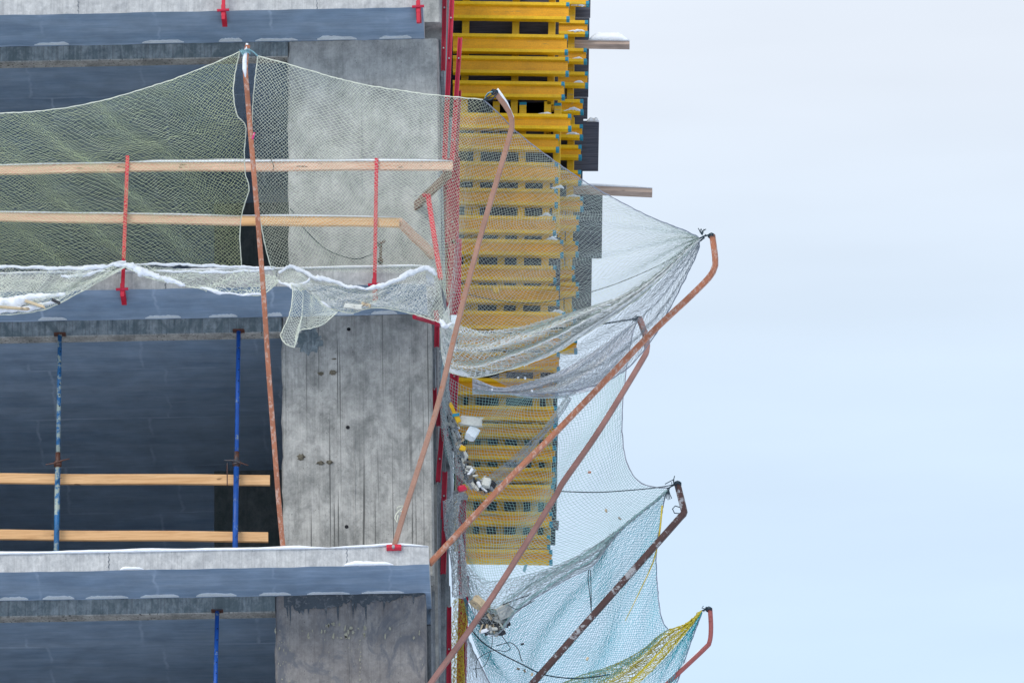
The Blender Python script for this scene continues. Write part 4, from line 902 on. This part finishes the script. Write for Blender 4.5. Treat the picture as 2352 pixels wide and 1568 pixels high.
chunk(812, 704, -1.13, .18, .055, .15, 'offcut_pale', 'pale wrapped litter lying in the lower hem of the wide net', 'litter')
chunk(841, 700, -1.13, .10, .04, .3, 'offcut', 'brown tipped scrap beside the pale wrapped litter', 'litter')
chunk(1206, 1304, .3, .03, .09, .3, 'rope_teal', 'small turquoise scrap under the lowest yellow beam', 'plastic_scrap')
chunk(582, 313, -2.35, .02, .085, .25, 'tape', 'pink plastic tag hanging on the long rusty arm', 'plastic_tag')
chunk(1139, 667, 3.93, .06, .06, 0, 'yellow_worn', 'round dark yellow disc on a beam behind the net', 'disc')
chunk(30, 707, -1.2, .35, .03, .1, 'offcut', 'yellowish plastic foil in the left net pouch', 'foil')
chunk(80, 698, -1.2, .22, .03, .35, 'offcut', 'long yellowish strip in the left net pouch', 'foil')
chunk(128, 692, -1.2, .10, .03, .5, 'char', 'small dark scrap at the right end of the left net pouch', 'scrap')
for k, (x, y, mt_) in enumerate(((1354,1084,'rust_orange'),(1423,1190,'rust_orange'),(1392,1172,'offcut'),(1349,1512,'offcut'),(1200,1478,'char'),(1190,1535,'clay'),(1205,1540,'clay'),(1222,1548,'offcut'),(1434,1532,'offcut_pale'),(1308,1480,'clay'),(870,560,'char'))):
    chunk(x, y, .5 if x > 900 else -.6, .034, .022, k*.7, mt_, ['tiny rusty scrap high in the bluish net','tiny rusty scrap low in the bluish net','tiny tan scrap in the bluish net','tan scrap in the lowest net','dark scrap hanging in the lowest net','brown scrap at the foot of the elbow arm','second brown scrap at the foot of the elbow arm','tan scrap at the foot of the elbow arm','white scrap in the ochre fold','small brown scrap beside the elbow arm','dark scrap beside the slotted red post'][k], 'scrap', seed=k)
def wad(pts, rad, mat, label, cat, n=40, seed=0):
    rnd = random.Random(seed); p = path3(pts, n); r0 = np.interp(np.linspace(0, 1, n), np.linspace(0, 1, len(rad)), rad)
    m = MB().tube(p, [float(q)*rnd.uniform(.7, 1.3) for q in r0], 11)
    for k in range(len(m.v)):
        q = p[k//11]; g_ = rnd.uniform(.65, 1.35); x, y, z = m.v[k]; m.v[k] = (q.x+(x-q.x)*g_, q.y+(y-q.y)*g_*.8, q.z+(z-q.z)*g_)
    tag(m.build(name=label.split()[-1] if False else 'crumpled_sheet', mat=mat), label, cat)
wad([(1033,952,.34),(1040,985,.34),(1052,1025,.36),(1068,1068,.38),(1086,1108,.38),(1100,1124,.38)], (.03,.06,.06,.05,.05,.03), 'char', 'dark crumpled plastic sheet running down the rubble column', 'plastic sheet', seed=3)
wad([(1042,1130,.45),(1055,1138,.45),(1075,1142,.45)], (.03,.05,.03), 'concrete_side', 'grey crumpled sheet below the crimson plastic piece', 'plastic sheet', n=14, seed=4)
wad([(1102,1118,.34),(1120,1120,.34),(1136,1108,.34)], (.03,.06,.03), 'char', 'dark wet scraps under the pale block in the rubble column', 'scraps', n=16, seed=6)
wad([(1108,1412,.50),(1125,1436,.50),(1146,1436,.50),(1162,1412,.50)], (.05,.10,.10,.05), 'char', 'dark mass of wet scraps filling the hanging debris bag', 'scraps', n=24, seed=5)
e = empty('steel_clamp', P(873, 640, -.5), 'dark rusty clamp bar standing behind the slotted red post', 'clamp')
MB().bar(P(873, 642, -.5), P(875, 556, -.5), .03, .03, V((0,1,0))).build('upright', 'prop_rust', e); MB().bar(P(868, 565, -.52), P(884, 553, -.52), .022, .022).build('arm', 'prop_rust', e); MB().bar(P(868, 598, -.52), P(880, 600, -.52), .05, .04).build('nut', 'prop_rust', e)
random.seed(33)
mats = ['offcut', 'offcut_pale', 'concrete_side', 'clay', 'snow', 'offcut_pale', 'concrete_side', 'char']
for k in range(70):                                       # column of rubble lying in the fold of net 5
    t = k/69; x = 1034+62*t+(random.uniform(-8, 9) if t < .8 else random.uniform(-6, 40)); y = 962+200*t-38*t*t+random.uniform(-7, 7)
    chunk(x, y, .28+random.uniform(-.05,.08), random.uniform(.03,.12), random.uniform(.012,.04), random.uniform(-1.4,1.4), random.choice(mats), 'broken offcut in the rubble column beside the building corner', group='offcuts in the rubble column', seed=k)
for k in range(90):                                       # bag of offcuts
    a_ = random.uniform(0, 6.28); q = random.random()**.5
    x = 1132+30*q*math.cos(a_); y = 1425+27*q*math.sin(a_)-.25*(x-1132)
    chunk(x, y, .42+random.uniform(-.06,.08), random.uniform(.03,.13), random.uniform(.012,.04), random.uniform(-1.5,1.5), random.choice(mats), 'broken wooden offcut in the hanging debris bag', group='offcuts in the debris bag', seed=100+k)
chunk(1103, 1388, .36, .20, .11, .75, 'offcut', 'big tan block at the upper left of the debris bag', seed=1)
chunk(1158, 1405, .36, .17, .15, -.5, 'offcut_pale', 'big pale block at the upper right of the debris bag', seed=2)
for (x, y, w_, h_, mt_) in ((1316-280, 975, .1, .3, 'char'),):
    pass
